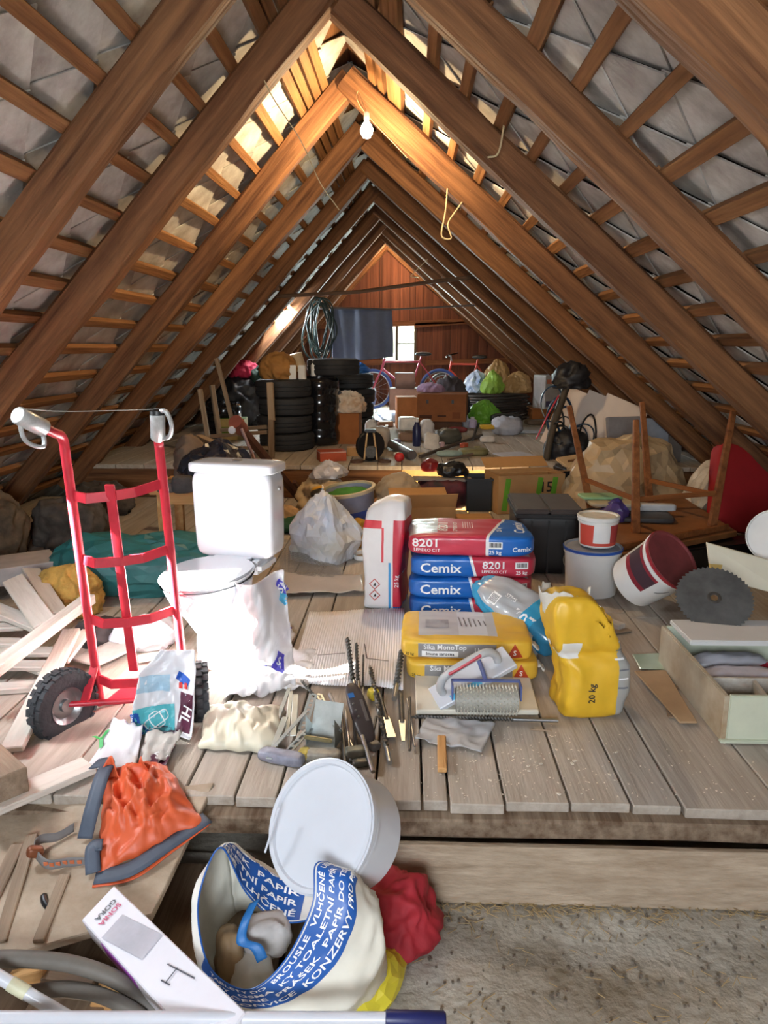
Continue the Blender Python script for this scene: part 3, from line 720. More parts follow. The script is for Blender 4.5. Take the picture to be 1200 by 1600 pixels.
# ================================================================== snack packaging on the toe of the truck
def wrapper():
    b = P(252, 1165); t = thing('foil_packaging', 'crumpled printed packaging with turquoise plaster symbol on the truck axle', 'packaging', b)
    mw, mt, mb, mm = M_FILM, mat('turquoise_print', (92, 190, 200), rough=.35, var=.05), mat('blue_print', (36, 92, 190), rough=.35), mat('maroon_print', (92, 40, 62), rough=.4, var=.06)
    def fn(u, v):
        pxl = (200 + 28 * v + (22 if v > .75 else 0) * (v - .75) * 4, 1160 - 145 * v); pxr = (300 + 10 * v - 22 * max(0, v - .8), 1180 - 165 * v)
        px = pxl[0] * (1 - u) + pxr[0] * u; py = pxl[1] * (1 - u) + pxr[1] * u
        p = PY(px, py, 2.32 + .10 * v + .05 * math.sin(u * 3.1)); p.z = max(p.z, .01); p += V((0, -1, .3)) * .025 * rough_n((u * 2.2, v * 2.8, 0), 1.3, 11); return p - b
    o = sheet('film', fn, 30, 40, mw, t, th=.003)
    def pr(u, v, w_, h_, m, rz=0): 
        c = fn(u, v); print_rect(o, w_, h_, m, c, (math.cos(rz), 0, math.sin(rz)), (0, -1, .25), n=10, lift=.003); return c
    pr(.42, .30, .13, .10, mt, .1); pr(.12, .22, .035, .08, mb, .4); pr(.78, .72, .03, .06, mb, 1.2)
    pr(.86, .36, .055, .17, mm, -.1); pr(.55, .03, .10, .03, mm, 0); pr(.30, .66, .10, .06, mat('pale_blue_print', (186, 220, 240), rough=.4))
    c = fn(.42, .30)
    # plaster symbol outline
    def ring(pts, wd):
        vs, fs = [], []
        for i, p in enumerate(pts):
            q = V(p); d = (V(pts[(i + 1) % len(pts)]) - V(pts[i - 1])).normalized(); nn = V((-d.y, d.x)); vs += [q + nn * wd, q - nn * wd]
        n = len(pts); fs = [(2*i, 2*((i+1) % n), 2*((i+1) % n)+1, 2*i+1) for i in range(n)]; return vs, fs
    rr = [(.042 * math.copysign(abs(math.cos(a)) ** .4, math.cos(a)), .018 * math.copysign(abs(math.sin(a)) ** .5, math.sin(a))) for a in [2 * math.pi * k / 28 for k in range(28)]]
    vs, fs = ring(rr, .002); print_on(o, vs, fs, M_INKW, c, (.8, 0, .6), (0, -1, .25), 'symbol', .0045)
    vs, fs = ring([(x * .45, y * 1.6) for x, y in rr], .002); print_on(o, vs, fs, M_INKW, c, (.8, 0, .6), (0, -1, .25), 'symbol', .0048)
    print_text(o, 'HL', .055, M_INKW, fn(.86, .38), (-.3, 0, -1), (0, -1, .25), lift=.0045)
    redm = mat('red_print', (200, 50, 44), rough=.4)
    for du in (-.05, .05): print_rect(o, .014, .02, redm, fn(.80 + du, .66), (1, 0, .1), (0, -1, .25), lift=.0045)
wrapper()
def carton_flat():
    b = P(205, 1180); t = thing('paper_wrapper', 'opened white and maroon paper wrapper with green mark under the orange cloth', 'wrapper', b)
    def strip(c, m, nm, sd_):
        def fn(u, v):
            p = c[0].lerp(c[3], v).lerp(c[1].lerp(c[2], v), u); p.z += .008 + .02 * abs(rough_n((u * 2, v * 2, 0), 1.2, sd_)); return p - b
        return sheet(nm, fn, 14, 12, m, t, th=.002)
    a = strip([P(138, 1205), P(212, 1210), P(224, 1140, .05), P(178, 1130, .05)], M_FILM, 'film', 21)
    g = mat('green_print', (60, 180, 90), rough=.4); print_text(a, 'Y', .09, g, a.data.vertices[90].co, (1, .4, 0), (0, 0, 1), lift=.005)
    c = strip([P(208, 1220), P(258, 1208), P(276, 1168), P(238, 1176)], mat('maroon_print', (92, 40, 62)), 'printed_flap', 22)
    print_text(c, 'SY', .05, M_INKW, c.data.vertices[100].co, (1, .5, 0), (0, 0, 1), lift=.006)
    strip([P(212, 1205), P(262, 1195), P(285, 1150, .03), P(230, 1150, .03)], mat('grey_paper', (206, 200, 192), rough=.7), 'paper_flap', 23)
carton_flat()

# ================================================================== heap of white painted boards on the left
BG = 'white boards in the heap beside the hand truck'
def wboard(a, b, wd, th, label, za=.02, zb=.02, m=None, grp=BG, up=(0, 0, 1), tilt=0):
    return stick('white_board', label, 'board', P(*a, za), P(*b, zb), wd, th, m or M_PAINTW, grp, up=up, tilt=tilt, bev=.004)
wboard((-30, 1062), (140, 935), .06, .045, 'white moulded trim lying on top of the board heap, pointing at the truck', .17, .20)
wboard((18, 1172), (112, 985), .075, .022, 'long white board running down to the front, left of the truck wheel', .03, .12)
wboard((20, 905), (70, 975), .10, .02, 'broad white board end sticking up at the back of the heap', .22, .16, tilt=.3)
wboard((48, 890), (92, 960), .09, .02, 'thick white board end leaning beside the mustard cloth', .20, .15, tilt=-.2)
wboard((-60, 930), (75, 985), .09, .025, 'white board slanting down through the middle of the heap', .15, .12)
for k, (a, b, z) in enumerate((((-80, 985), (40, 978), .10), ((-80, 1003), (62, 1005), .085), ((-60, 1022), (92, 1018), .07), ((-70, 1040), (72, 1040), .05), ((-40, 1012), (80, 1050), .03), ((-90, 960), (30, 965), .12))):
    wboard(a, b, .075, .02, ('second from top of the flat white boards in the heap', 'third from top of the flat white boards in the heap', 'fourth from top of the flat white boards, reaching nearest the truck', 'fifth from top of the flat white boards in the heap', 'lowest of the flat white boards, slanting down in the heap', 'topmost flat white board in the heap at the left edge')[k], z, z)
wboard((-60, 1080), (58, 1072), .07, .025, 'short white board flat on the planks below the heap', .015, .015)
wboard((98, 1035), (137, 985), .05, .018, 'narrow white splintered board by the left truck rail', .06, .11)
wboard((-30, 1268), (140, 1195), .10, .022, 'single white board lying in front on the plank edge', .018, .018, grp=None)
stick('timber_offcut', 'dark timber offcut with a white end at the left picture edge', 'board', P(-25, 1190, .06), P(18, 1232, .06), .10, .10, M_OLDW)
wboard((130, 1036), (205, 1002), .16, .012, 'pale dusty panel behind the lower truck bars', .03, .03, m=mat('dusty_panel', (196, 188, 180), rough=.9), grp=None)
stick('white_board', 'white board behind the truck at right angles, near the toilet foot', 'board', P(215, 1030, .02), P(262, 1022, .02), .05, .02, M_PAINTW)
heap('plastic_bag', 'white crumpled plastic bag behind the truck bars', 'bag', P(228, 1005), (.30, .22, .13), M_FILM, wr=.035, wsc=8, seed=9)
heap('cloth', 'dark grey rag behind the truck bars', 'cloth', P(160, 1000), (.22, .2, .09), mat('dark_rag', (70, 66, 66), rough=.9), wr=.03, seed=19)
heap('tarpaulin', 'teal green tarpaulin bundle behind the hand truck', 'tarpaulin', P(215, 925) + V((.0, .14, 0)), (1.05, .5, .30), mat('teal_tarp', (44, 112, 112), rough=.5, var=.2), wr=.05, wsc=4, seed=2)
heap('cloth', 'mustard yellow fibrous cloth at the edge of the tarpaulin', 'cloth', P(108, 955), (.30, .24, .22), mat('mustard_cloth', (190, 152, 74), rough=.95, var=.25, bump=.5), wr=.05, wsc=9, seed=6)
stick('polystyrene_slab', 'grey white slab lying at the left edge behind the boards', 'slab', P(-60, 900, .12), P(85, 880, .12), .3, .10, mat('grey_slab', (186, 178, 174), rough=.85))
for i, (px, py, sx, sz, lab) in enumerate(((-40, 866, .66, .42, 'dusty brown sack pile at the left edge under the eaves'), (112, 848, .42, .32, 'crumpled grey sack under the eaves left of the truck rail'), (160, 800, .5, .22, 'dark sack in the shade behind the truck'))):
    heap('sack', lab, 'sack', P(px, py), (sx, .42, sz), mat('dusty_sack%d' % i, ((104, 88, 70), (96, 86, 78), (84, 74, 66))[i], rough=.9, var=.4, scale=14), wr=.07, wsc=5, seed=30 + i)

# ================================================================== small wooden table behind the toilet with junk
def side_table():
    b = P(300, 880); t = thing('side_table', 'small pine table behind the toilet cistern', 'table', b, .04)
    box('table_top', (.75, .5, .035), M_PINEX, t, (.13, .25, .46), bev=.005)
    for x in (-.18, .44):
        for y in (.06, .44): box('leg', (.055, .055, .445), M_PINE, t, (x, y, .2225), bev=.004)
    box('apron', (.58, .022, .07), M_PINEX, t, (.13, .06, .405)); box('apron', (.58, .022, .07), M_PINEX, t, (.13, .44, .405))
    return t
tb = side_table()
tz = .4775
for i, (px, py, s, lab) in enumerate(((262, 770, (.15, .13, .06), 'flat grey stone on the pine table, left one'), (283, 772, (.13, .1, .10), 'dark grey block on the pine table beside the cistern'))):
    o = rbox('stone', s, mat('grey_stone%d' % i, ((120, 110, 104), (82, 78, 78))[i], rough=.9, var=.3, bump=.4), None, P(px, py, tz) + V((0, .05, s[2] / 2)), (0, 0, .3), n=5, wr=.006, cuts=6); tag(o, lab, 'stone')
heap('plastic_bag', 'shiny black plastic bag bundle above the toilet cistern', 'bag', PY(340, 752, 4.62) * 1 + V((0, 0, 0)), (.50, .36, .26), mat('black_film', (40, 42, 52), rough=.22, var=.2, coat=.3), wr=.05, wsc=7, seed=12).location.z = tz + .002
heap('cloth', 'brown grey rolled blanket leaning at the left of the black bag', 'cloth', PY(297, 715, 4.75), (.16, .3, .30), mat('brown_blanket', (116, 98, 84), rough=.95), wr=.03, seed=44).location.z = tz

# ================================================================== CENTRE: sacks of mortar
BLUE_, RED_ = (28, 104, 190), (200, 58, 80)
def cement_bag(label, p, rz, seed, top=False):
    L_, Wd, H = .62, .40, .105
    if top: zones = [((-.31, None, None), (.5, None, None), RED_), ((.135, None, None), (None, None, None), (240, 240, 240), (-.28, 0)), ((.15, None, None), (None, None, None), BLUE_, (-.28, 0)), ((None, -.15, .02), (-.16, None, None), (176, 172, 180))]
    else: zones = [((-.01, None, None), (None, None, None), (240, 240, 240), (0, .28)), ((.004, None, None), (None, None, None), RED_, (0, .28)), ((-.05, -.15, .03), (.28, .19, None), (186, 182, 184))]
    m = mat('cement_bag_print%d' % seed, RED_ if top else BLUE_, rough=.33, var=.06, zones=zones, coat=.15)
    o = rbox('cement_bag', (L_, Wd, H), m, None, p, (0, 0, rz), n=8, wr=.006, wsc=9, cuts=18, seed=seed, flat=False,
             fn=lambda q: V((q.x + .010 * math.sin(q.y * 14 + seed), q.y, q.z * (1 - .16 * (abs(q.x) / (L_ / 2)) ** 6) )))
    tag(o, label, 'cement bag', 'stacked tile adhesive bags')
    F_, U_ = (0, -1, 0), (0, 0, 1)
    if top:
        print_text(o, '8201', .055, M_INKW, (-.215, -.2, .012), (1, 0, 0), F_, sx=1.25); print_text(o, 'LEPIDLO C1T', .022, M_INKW, (-.21, -.2, -.022), (1, 0, 0), F_)
        print_text(o, '25 kg', .028, M_INKW, (.125, -.2, -.028), (1, 0, 0), F_); print_text(o, 'Cemix', .032, M_INKW, (.255, -.2, -.012), (1, 0, 0), F_, sx=1.1)
        print_text(o, '8201', .07, M_INKW, (-.13, -.02, .05), (0, 1, 0), U_, sx=1.3); print_text(o, 'LEPIDLO C1T', .03, M_INKW, (-.07, -.02, .05), (0, 1, 0), U_)
        print_text(o, 'Cemix', .075, M_INKW, (.255, .0, .05), (0, 1, 0), U_, sx=1.1); print_text(o, '25 kg', .034, M_INKW, (.15, -.07, .05), (0, 1, 0), U_)
        for k in range(5): print_rect(o, .003, .14, M_INKW, (-.03 + .012 * k, .02, .05), (1, 0, 0), U_, n=4)
        r = print_rect(o, .07, .036, M_INKW, (.125, -.2, .008), (1, 0, 0), F_)
        for k in range(9): print_rect(o, .003 + .001 * (k % 3), .022, M_INKB, (.098 + .0065 * k, -.2, .010), (1, 0, 0), F_, n=1, lift=.003)
        print_rect(o, .10, .05, mat('grey_print', (120, 124, 132), rough=.4), (-.23, .06, .05), (1, 0, 0), U_)
    else:
        print_text(o, 'Cemix', .066, M_INKW, (-.165, -.2, -.004), (1, 0, 0), F_, sx=1.15)
        print_text(o, '8201', .052, M_INKW, (.10, -.2, .014), (1, 0, 0), F_, sx=1.15); print_text(o, 'LEPIDLO C1T', .021, M_INKW, (.10, -.2, -.018), (1, 0, 0), F_)
        print_rect(o, .064, .034, M_INKW, (.235, -.2, .014), (1, 0, 0), F_)
        for k in range(8): print_rect(o, .003 + .001 * (k % 3), .022, M_INKB, (.212 + .0065 * k, -.2, .016), (1, 0, 0), F_, n=1, lift=.003)
        print_text(o, '25 kg', .026, M_INKW, (.235, -.2, -.022), (1, 0, 0), F_)
    return o
SC = PY(734, 900, 3.72); SC.z = 0
for i, (lab, dx, rz) in enumerate((('blue and red tile adhesive bag at the bottom of the stack', .01, -.02), ('blue and red tile adhesive bag, second from the bottom of the stack', .0, .01), ('blue and red tile adhesive bag just below the red top bag', .005, -.015), ('red tile adhesive bag with blue end on top of the stack', -.012, -.05))):
    cement_bag(lab, (SC.x + dx, SC.y, .056 + .110 * i), rz, 50 + i, top=(i == 3))
def upright_bag():
    b = P(603, 952); H, Wd, T = .56, .20, .26
    zones = [((.06, None, None), (None, None, .20), (196, 46, 66)), ((.038, None, None), (.05, None, -.02), (60, 150, 210)), ((None, None, .155), (.0, None, .195), (214, 70, 80)), ((.0, None, -.02), (.012, None, .16), (214, 70, 80)), ((.06, None, None), (None, None, -.26), (30, 96, 180))]
    m = mat('white_red_bag_print', (236, 236, 236), rough=.4, var=.06, zones=zones)
    def fn(q):
        f = max(0, (q.z - .05) / (H / 2)); q = V((q.x * (1 + .08 * math.sin(q.z * 12)) + .02 * f, q.y * (1 - .55 * f * f), q.z)); q.z += .015 * f * math.sin(q.x * 25 + 1) + .25 * f * f * q.x; return q
    o = sack('mortar_bag', 'upright white and red mortar bag leaning left of the adhesive stack', 'mortar bag', (Wd, T, H), m, b + V((0, .12, H / 2)), (0, 0, -.18), n=16, wr=.007, seed=61, fn=fn, cuts=20)
    for z in (-.17, -.11):
        d = [(0, .03), (.03, 0), (0, -.03), (-.03, 0)]; d2 = [(x * .8, y * .8) for x, y in d]
        vs = [V(p) for p in d + d2]; print_on(o, vs, [(i, (i + 1) % 4, 4 + (i + 1) % 4, 4 + i) for i in range(4)], mat('hazard_red', (206, 60, 50)), (-.035, -.2, z - .03), (1, 0, 0), (0, -1, 0), 'hazard_symbol', .003)
        print_on(o, [V((-.008, -.008)), V((.008, -.008)), V((.004, .01))], [(0, 1, 2)], M_INKB, (-.035, -.2, z - .03), (1, 0, 0), (0, -1, 0), 'hazard_symbol', .003)
    print_text(o, '25 kg', .03, M_INKW, (.08, -.2, -.12), (0, 0, 1), (0, -1, 0))
upright_bag()
YEL = (236, 190, 66)
def yellow_flat(label, p, rz, seed, top):
    L_, Wd, H = .54, .36, .082
    zones = [((-.20, None, -.022), (.16, -.14, .028), (142, 140, 140))]
    if top: zones = [((-.20, -.125, .02), (.13, .17, None), (190, 194, 200)), ((-.03, -.125, .02), (.09, .17, None), (208, 214, 224)), ((-.20, None, -.034), (.12, -.13, .028), (150, 148, 148))]
    m = mat('yellow_bag_print%d' % seed, YEL, rough=.42, var=.07, zones=zones)
    o = sack('mortar_bag', label, 'mortar bag', (L_, Wd, H), m, p, (0, 0, rz), n=9, wr=.006, seed=seed, cuts=18, flat=False, group='yellow mortar bags by the spiked roller')
    F_ = (0, -1, 0)
    print_text(o, 'Sika MonoTop', .030, M_INKW, (-.09, -.2, .014), (1, 0, 0), F_); print_text(o, 'Universal', .026, M_INKW, (.08, -.2, .004), (1, 0, 0), F_)
    if top: print_rect(o, .15, .024, M_INKW, (-.11, -.2, -.016), (1, 0, 0), F_); print_text(o, 'Imuna sanacna', .02, M_INKB, (-.11, -.2, -.016), (1, 0, 0), F_, lift=.003)
    rd = mat('orange_red_print', (206, 74, 36), rough=.45)
    print_on(o, *tri_grid((-.034, -.026), (.034, -.026), (0, .034)), rd, (.195, -.2, 0), (1, 0, 0), F_, 'triangle_emblem', .003)
    print_text(o, 'S', .03, M_INKW, (.195, -.2, -.006), (1, 0, 0), F_, lift=.004); print_text(o, '25 kg', .016, M_INKB, (-.235, -.2, -.02), (1, 0, 0), F_)
    if top:
        pg = mat('grey_print', (120, 124, 132), rough=.4)
        for k in range(6): print_rect(o, .006, .11 - .01 * k, pg, (-.02 + .021 * k, .03 - .004 * k, .05), (1, .1, 0), (0, 0, 1), n=3, lift=.003)
        print_rect(o, .10, .10, mat('pale_grey_print', (166, 170, 180), rough=.5), (-.12, .0, .05), (1, 0, 0), (0, 0, 1), lift=.0025)
    # torn paper valve at the right end
    def fn(u, v): return V((L_ / 2 - .015 + .045 * u + .01 * math.sin(v * 9), -Wd / 2 + .05 + .24 * v, .02 - .05 * u + .02 * rough_n((u * 3, v * 4, seed), 1.2)))
    sheet('torn_paper', fn, 6, 14, mat('torn_white_paper', (226, 222, 212), rough=.8), o, th=.003)
    return o
yp = P(735, 1066); yp = yp + V((0, .19, 0))
yellow_flat('yellow mortar bag underneath, lying flat behind the spiked roller', (yp.x + .01, yp.y, .042), .01, 71, False)
yellow_flat('yellow mortar bag with grey picture panel lying on the other yellow bag', (yp.x - .012, yp.y + .015, .128), -.02, 72, True)
def blue_bag():
    m = mat('blue_bag_print', (64, 168, 214), rough=.25, var=.1, coat=.3, zones=[((-.2, -.2, .03), (.05, .2, None), (176, 180, 184)), ((.12, None, None), (None, None, None), (52, 128, 166))])
    c = PY(812, 948, 3.24); c.z = .155
    o = sack('mortar_bag', 'light blue mortar bag slanting down behind the yellow upright bag', 'mortar bag', (.50, .22, .15), m, c, (D(18), D(20), D(-40)), n=4, wr=.012, seed=81, cuts=18, flat=False,
        fn=lambda q: V((q.x, q.y * (1 - .35 * max(0, -q.x / .25) ** 2), q.z * (1 - .45 * max(0, -q.x / .25) ** 2))))
    nz = (0, -.7, .7)
    print_rect(o, .05, .055, M_INKW, (-.10, -.06, .05), (1, 0, 0), nz); 
    for k in range(6): print_rect(o, .003, .04, M_INKB, (-.118 + .007 * k, -.06, .05), (1, 0, 0), nz, n=1, lift=.004)
    print_text(o, '707', .075, M_INKW, (.07, -.07, .05), (1, 0, 0), nz); print_text(o, 'STMB', .025, M_INKW, (-.04, -.02, .07), (1, 0, 0), nz)
blue_bag()
def yellow_upright():
    b = P(922, 1126); H, Wd, T = .47, .235, .20
    m = mat('yellow_upright_print', (232, 184, 48), rough=.42, var=.08, zones=[((.085, None, None), (None, None, .2), (166, 166, 162)), ((-.13, None, .0), (-.06, None, .07), (226, 226, 222))])
    def fn(q):
        f = (q.z + H / 2) / H; x = q.x - .055 * max(0, f - .45) * 2 + .02 * math.sin(f * 6); w_ = 1 - .22 * max(0, f - .5); fold = .030 * math.exp(-((f - .52) / .05) ** 2) * (1 if q.y < 0 else 0)
        z = q.z - (.10 * max(0, q.x / (Wd / 2)) ** 2 if f > .85 else 0)
        return V((x * w_, q.y * (1 - .25 * max(0, f - .4)) + fold - .06 * max(0, f - .55), z))
    o = sack('mortar_bag', 'yellow half-empty mortar bag standing upright with torn open top', 'mortar bag', (Wd, T, H), m, b + V((0, .11, H / 2)), (0, 0, .12), n=9, wr=.011, wsc=10, seed=91, fn=fn, cuts=22)
    print_text(o, '20 kg', .034, M_INKB, (-.01, -.2, -.13), (0, 0, 1), (0, -1, 0)); 
    for k in range(7): print_rect(o, .035, .006, M_INKW if k % 2 else mat('grey_print', (120, 124, 132)), (.10, -.1, .10 - .035 * k), (1, .4, 0), (.5, -.8, 0), n=2, lift=.003)
    # torn crumpled paper collar
    def fn2(u, v):
        a = u * 4.4 + 1.9; r = .055 + .03 * v; return V((-.10 + r * math.cos(a) * 1.1, .0 + r * math.sin(a) * .9, .10 + .13 * v + .03 * rough_n((u * 5, v * 3, 0), 1.3, 4)))
    sheet('torn_paper', fn2, 30, 10, mat('torn_white_paper', (226, 222, 212)), o, th=.004)
yellow_upright()

# ================================================================== plastering tools
M_CREAM = mat('cream_foam', (228, 222, 206), rough=.7, var=.08)
def foam_board():
    c = [P(650, 1118), P(842, 1118), P(828, 1066), P(648, 1062)]
    for v in c: v.z = .022
    o = solid('foam_float', c, (0, 0, -.021), M_CREAM, bev=.004); tag(o, 'cream plastering float board lying flat under the spiked roller', 'float')
foam_board()
def float_tool():
    a, b = PY(690, 1088, 2.60), PY(790, 1030, 2.66); a.z = max(a.z, .045)
    t = thing('plastering_float', 'white plastering float with grey loop handle and red grip insert', 'float', a)
    u = (b - a); L_ = u.length; u.normalize(); n_ = V((-.25, -.35, .9)); n_ = (n_ - u * n_.dot(u)).normalized(); s = n_.cross(u)
    w = lambda x, y, z: u * x + s * y + n_ * z
    solid('float_plate', [w(-.03, -.06, .012), w(L_ + .02, -.06, .012), w(L_ + .02, .06, .012), w(-.03, .06, .012)], n_ * -.022, M_WHITE, None).parent = t
    t.children[0].location = (w(-.03, -.06, .012) + w(L_ + .02, .06, .012)) / 2
    mg = mat('grey_plastic', (196, 196, 196), rough=.4)
    tube('handle', curve([w(.01, 0, .01), w(.012, 0, .05), w(.05, 0, .085), w(L_ * .5, 0, .092), w(L_ - .06, 0, .085), w(L_ - .03, 0, .05), w(L_ - .03, 0, .012)], 6), .016, mg, t, sides=12)
    bar('grip_insert', w(.06, -.010, .094), w(L_ - .08, -.010, .096), .014, .014, M_RED, t, up=n_, bev=.004)
    solid('sticker', [w(.04, -.058, .0125), w(L_ * .6, -.058, .0125), w(L_ * .6, -.03, .0125), w(.04, -.03, .0125)], n_ * .001, M_CYAN, t, bev=0).location = w(L_ * .32, -.044, .0125)
float_tool()
def spiked_roller():
    a, b = P(708, 1098, .075), P(812, 1096, .075); a.y = b.y = (a.y + b.y) / 2 ; c = (a + b) / 2; L_ = (b - a).length * .92
    t = thing('spiked_roller', 'spiked aeration roller in blue frame lying on the cream board', 'roller', (c.x, c.y, .022))
    z = .062; R_ = .045
    tube('roller_core', [V((-L_ / 2, 0, z)), V((L_ / 2, 0, z))], R_, mat('grey_roller', (168, 166, 156), rough=.5), t, sides=24)
    bm = bmesh.new(); nr, na = 19, 18
    for i in range(nr):
        for k in range(na):
            an = 2 * math.pi * (k + .5 * (i % 2)) / na; x = -L_ / 2 + L_ * (i + .5) / nr; d = V((0, math.cos(an), math.sin(an))); e = V((0, -d.z, d.y)); q = V((x, 0, z)) + d * (R_ - .002)
            r4 = [q + V((.0028, 0, 0)), q + e * .0028, q - V((.0028, 0, 0)), q - e * .0028]; vv = [bm.verts.new(p) for p in r4]; tip = bm.verts.new(q + d * .016)
            for j in range(4): bm.faces.new((vv[j], vv[(j + 1) % 4], tip))
    o = from_bm(bm, 'spikes', mat('pale_spike', (214, 210, 196), rough=.4), t); o['kind'] = 'stuff'
    mb = mat('blue_metal', (96, 112, 170), rough=.4, var=.2, scale=30)
    box('frame_top', (L_ + .03, .02, .006), mb, t, (0, .045, z + .055), bev=.002)
    for s_ in (-1, 1): box('frame_side', (.006, .06, .06), mb, t, (s_ * (L_ / 2 + .012), .022, z + .028), bev=.002)
    tube('handle_stem', [V((0, .05, z + .052)), V((-.005, .09, z + .065)), V((-.015, .16, z + .08))], .009, mb, t, sides=10)
    return t
spiked_roller()
def spiral(label, p0, p1, r, m=None, turns=9, head=None, group=None, name='drill_bit', shank=.25):
    """drill bit: shank plus two twisted flutes; built along its own axis"""
    p0, p1 = V(p0), V(p1); d = p1 - p0; L_ = d.length; t = thing(name, label, 'drill bit', (p0 + p1) / 2, group=group)
    t.rotation_euler = d.to_track_quat('Z', 'Y').to_euler(); m = m or M_DARKST
    bm = bmesh.new(); n = 64; rings = []
    for i in range(n + 1):
        z = -L_ / 2 + L_ * (1 - shank) * i / n; a = turns * 2 * math.pi * i / n; f = min(1, (i + 1) / 4)
        rings.append([bm.verts.new((f * r * (1 if k % 2 == 0 else .55) * math.cos(a + k * math.pi / 2), f * r * (1 if k % 2 == 0 else .55) * math.sin(a + k * math.pi / 2), z)) for k in range(4)])
    for a, b in zip(rings, rings[1:]):
        for k in range(4): bm.faces.new((a[k], a[(k + 1) % 4], b[(k + 1) % 4], b[k]))
    bm.faces.new(rings[0][::-1]); bm.faces.new(rings[-1]); from_bm(bm, 'flute', m, t)
    tube('shank', [V((0, 0, L_ / 2 - L_ * shank - .002)), V((0, 0, L_ / 2))], r * .8, M_STEEL, t, sides=10); return t
DG = 'masonry drill bits fanned out on the planks'
spiral('long thin drill bit lying across in front of the float board', P(642, 1120, .012), P(872, 1126, .012), .009, turns=16, shank=.3)
spiral('thick twisted drill bit at the centre of the tool fan', P(543, 996, .10), P(556, 1092, .04), .012, turns=6, group=DG)
spiral('second drill bit close beside the thick twisted one', P(557, 1004, .09), P(561, 1090, .045), .009, turns=6, group=DG)
spiral('thin short drill bit right of the twin bits', P(568, 1022, .07), P(567, 1095, .03), .005, turns=8, group=DG)
spiral('long ribbed drill bit reaching from the paper down to the plank joint', P(578, 1040, .05), P(609, 1192, .012), .011, turns=14, group=DG, shank=.12)
spiral('heavy drill bit beside the yellow bags', P(628, 1016, .05), P(616, 1092, .02), .014, turns=5, group=DG)
spiral('slim drill bit at the left of the tool fan', P(470, 1062, .05), P(528, 1130, .03), .007, turns=9, group=DG)
def chisel(label, p0, p1, wd, tip=.016):
    p0, p1 = V(p0), V(p1); d = p1 - p0; L_ = d.length; t = thing('chisel', label, 'chisel', (p0 + p1) / 2); t.rotation_euler = d.to_track_quat('Z', 'Y').to_euler()
    tube('chisel_shank', [V((0, 0, -L_ / 2)), V((0, 0, 0)), V((0, 0, L_ * .15))], wd * .4, M_DARKST, t, sides=8)
    bm = bmesh.new(); vs = [bm.verts.new(p) for p in ((-wd/2, -.006, L_*.1), (wd/2, -.006, L_*.1), (wd/2, .006, L_*.1), (-wd/2, .006, L_*.1), (-tip, -.0015, L_/2), (tip, -.0015, L_/2), (tip, .0015, L_/2), (-tip, .0015, L_/2))]
    for f in ((0,3,2,1),(4,5,6,7),(0,1,5,4),(1,2,6,5),(2,3,7,6),(3,0,4,7)): bm.faces.new([vs[i] for i in f])
    from_bm(bm, 'chisel_blade', M_STEEL, t)
chisel('flat cold chisel with broad blade right of the ribbed drill bit', P(592, 1082, .03), P(612, 1152, .012), .022)
chisel('pointed wide chisel nearest to the float board', P(626, 1086, .03), P(630, 1158, .012), .026, .006)
chisel('short chisel lying under the black tool handle', P(588, 1120, .02), P(578, 1168, .012), .014, .008)
RG = 'thin steel rods in the tool fan'
for i, (a, b, r, lab) in enumerate((((636, 1092), (648, 1166), .004, 'thin steel rod at the right end of the tool fan'), ((640, 1090), (640, 1172), .006, 'steel pin beside the thin rod at the right end'), ((566, 1150), (583, 1206), .008, 'polished rod sticking out below the black handle'), ((552, 1075), (556, 1168), .006, 'upright steel rod left of the black handle'), ((540, 1110), (548, 1190), .005, 'steel rod with brass end behind the white bucket lid'), ((532, 1100), (541, 1208), .007, 'dark bent rod pointing down at the white bucket lid'), ((515, 1085), (556, 1180), .008, 'long bright pipe crossing the brackets'))):
    o = tube('steel_rod', [P(*a, .05), P(*a, .05).lerp(P(*b, .012), .5), P(*b, .012)], r, M_STEEL if i % 2 == 0 else M_DARKST, sides=8); tag(o, lab, 'rod', RG)
def grinder():
    a, b = P(548, 1088, .09), P(578, 1142, .07); t = thing('multi_tool', 'black folding multi-tool handle with silver buttons on top of the tools', 'tool', (a + b) / 2); d = b - a; L_ = d.length
    t.rotation_euler = (D(28), 0, math.atan2(d.y, d.x) + math.pi / 2 + .0)
    rbox('handle_body', (.068, L_ * 1.15, .03), mat('dark_brown_plastic', (66, 58, 58), rough=.45), t, n=2.6, wr=0, cuts=10, flat=False)
    box('display', (.022, .02, .004), mat('blue_screen', (60, 110, 170), rough=.2), t, (-.016, L_ * .3, .014), bev=.001)
    for k in range(3): lathe('button', [(0, .004), (.004, .003), (.005, 0)], M_STEEL, t, (-.018 + .002 * k, L_ * (.14 - .12 * k), .014), sides=10)
    box('badge', (.012, L_ * .4, .003), M_STEEL, t, (.014, 0, .0145), bev=.001)
grinder()
M_GALV = mat('galvanised_sheet', (188, 196, 194), rough=.38, metal=.6, var=.15, scale=20)
def perforated(label, p0, p1, wd, n, up=(0, 0, 1)):
    p0, p1 = V(p0), V(p1); d = (p1 - p0); L_ = d.length; t = thing('perforated_strip', label, 'bracket', (p0 + p1) / 2); x, z = basis(d, V(up)); t.rotation_euler = Matrix((x, d.normalized(), z)).transposed().to_euler()
    bm = bmesh.new(); st = L_ / n
    for s_ in (-1, 1): bm_box(bm, (wd * .28, L_, .002), (s_ * wd * .36, 0, 0))
    for k in range(n + 1): bm_box(bm, (wd * .5, st * .35, .002), (0, -L_ / 2 + k * st, 0))
    bm_box(bm, (.002, L_, wd * .6), (-wd / 2, 0, -wd * .3)); from_bm(bm, 'strip', M_GALV, t)
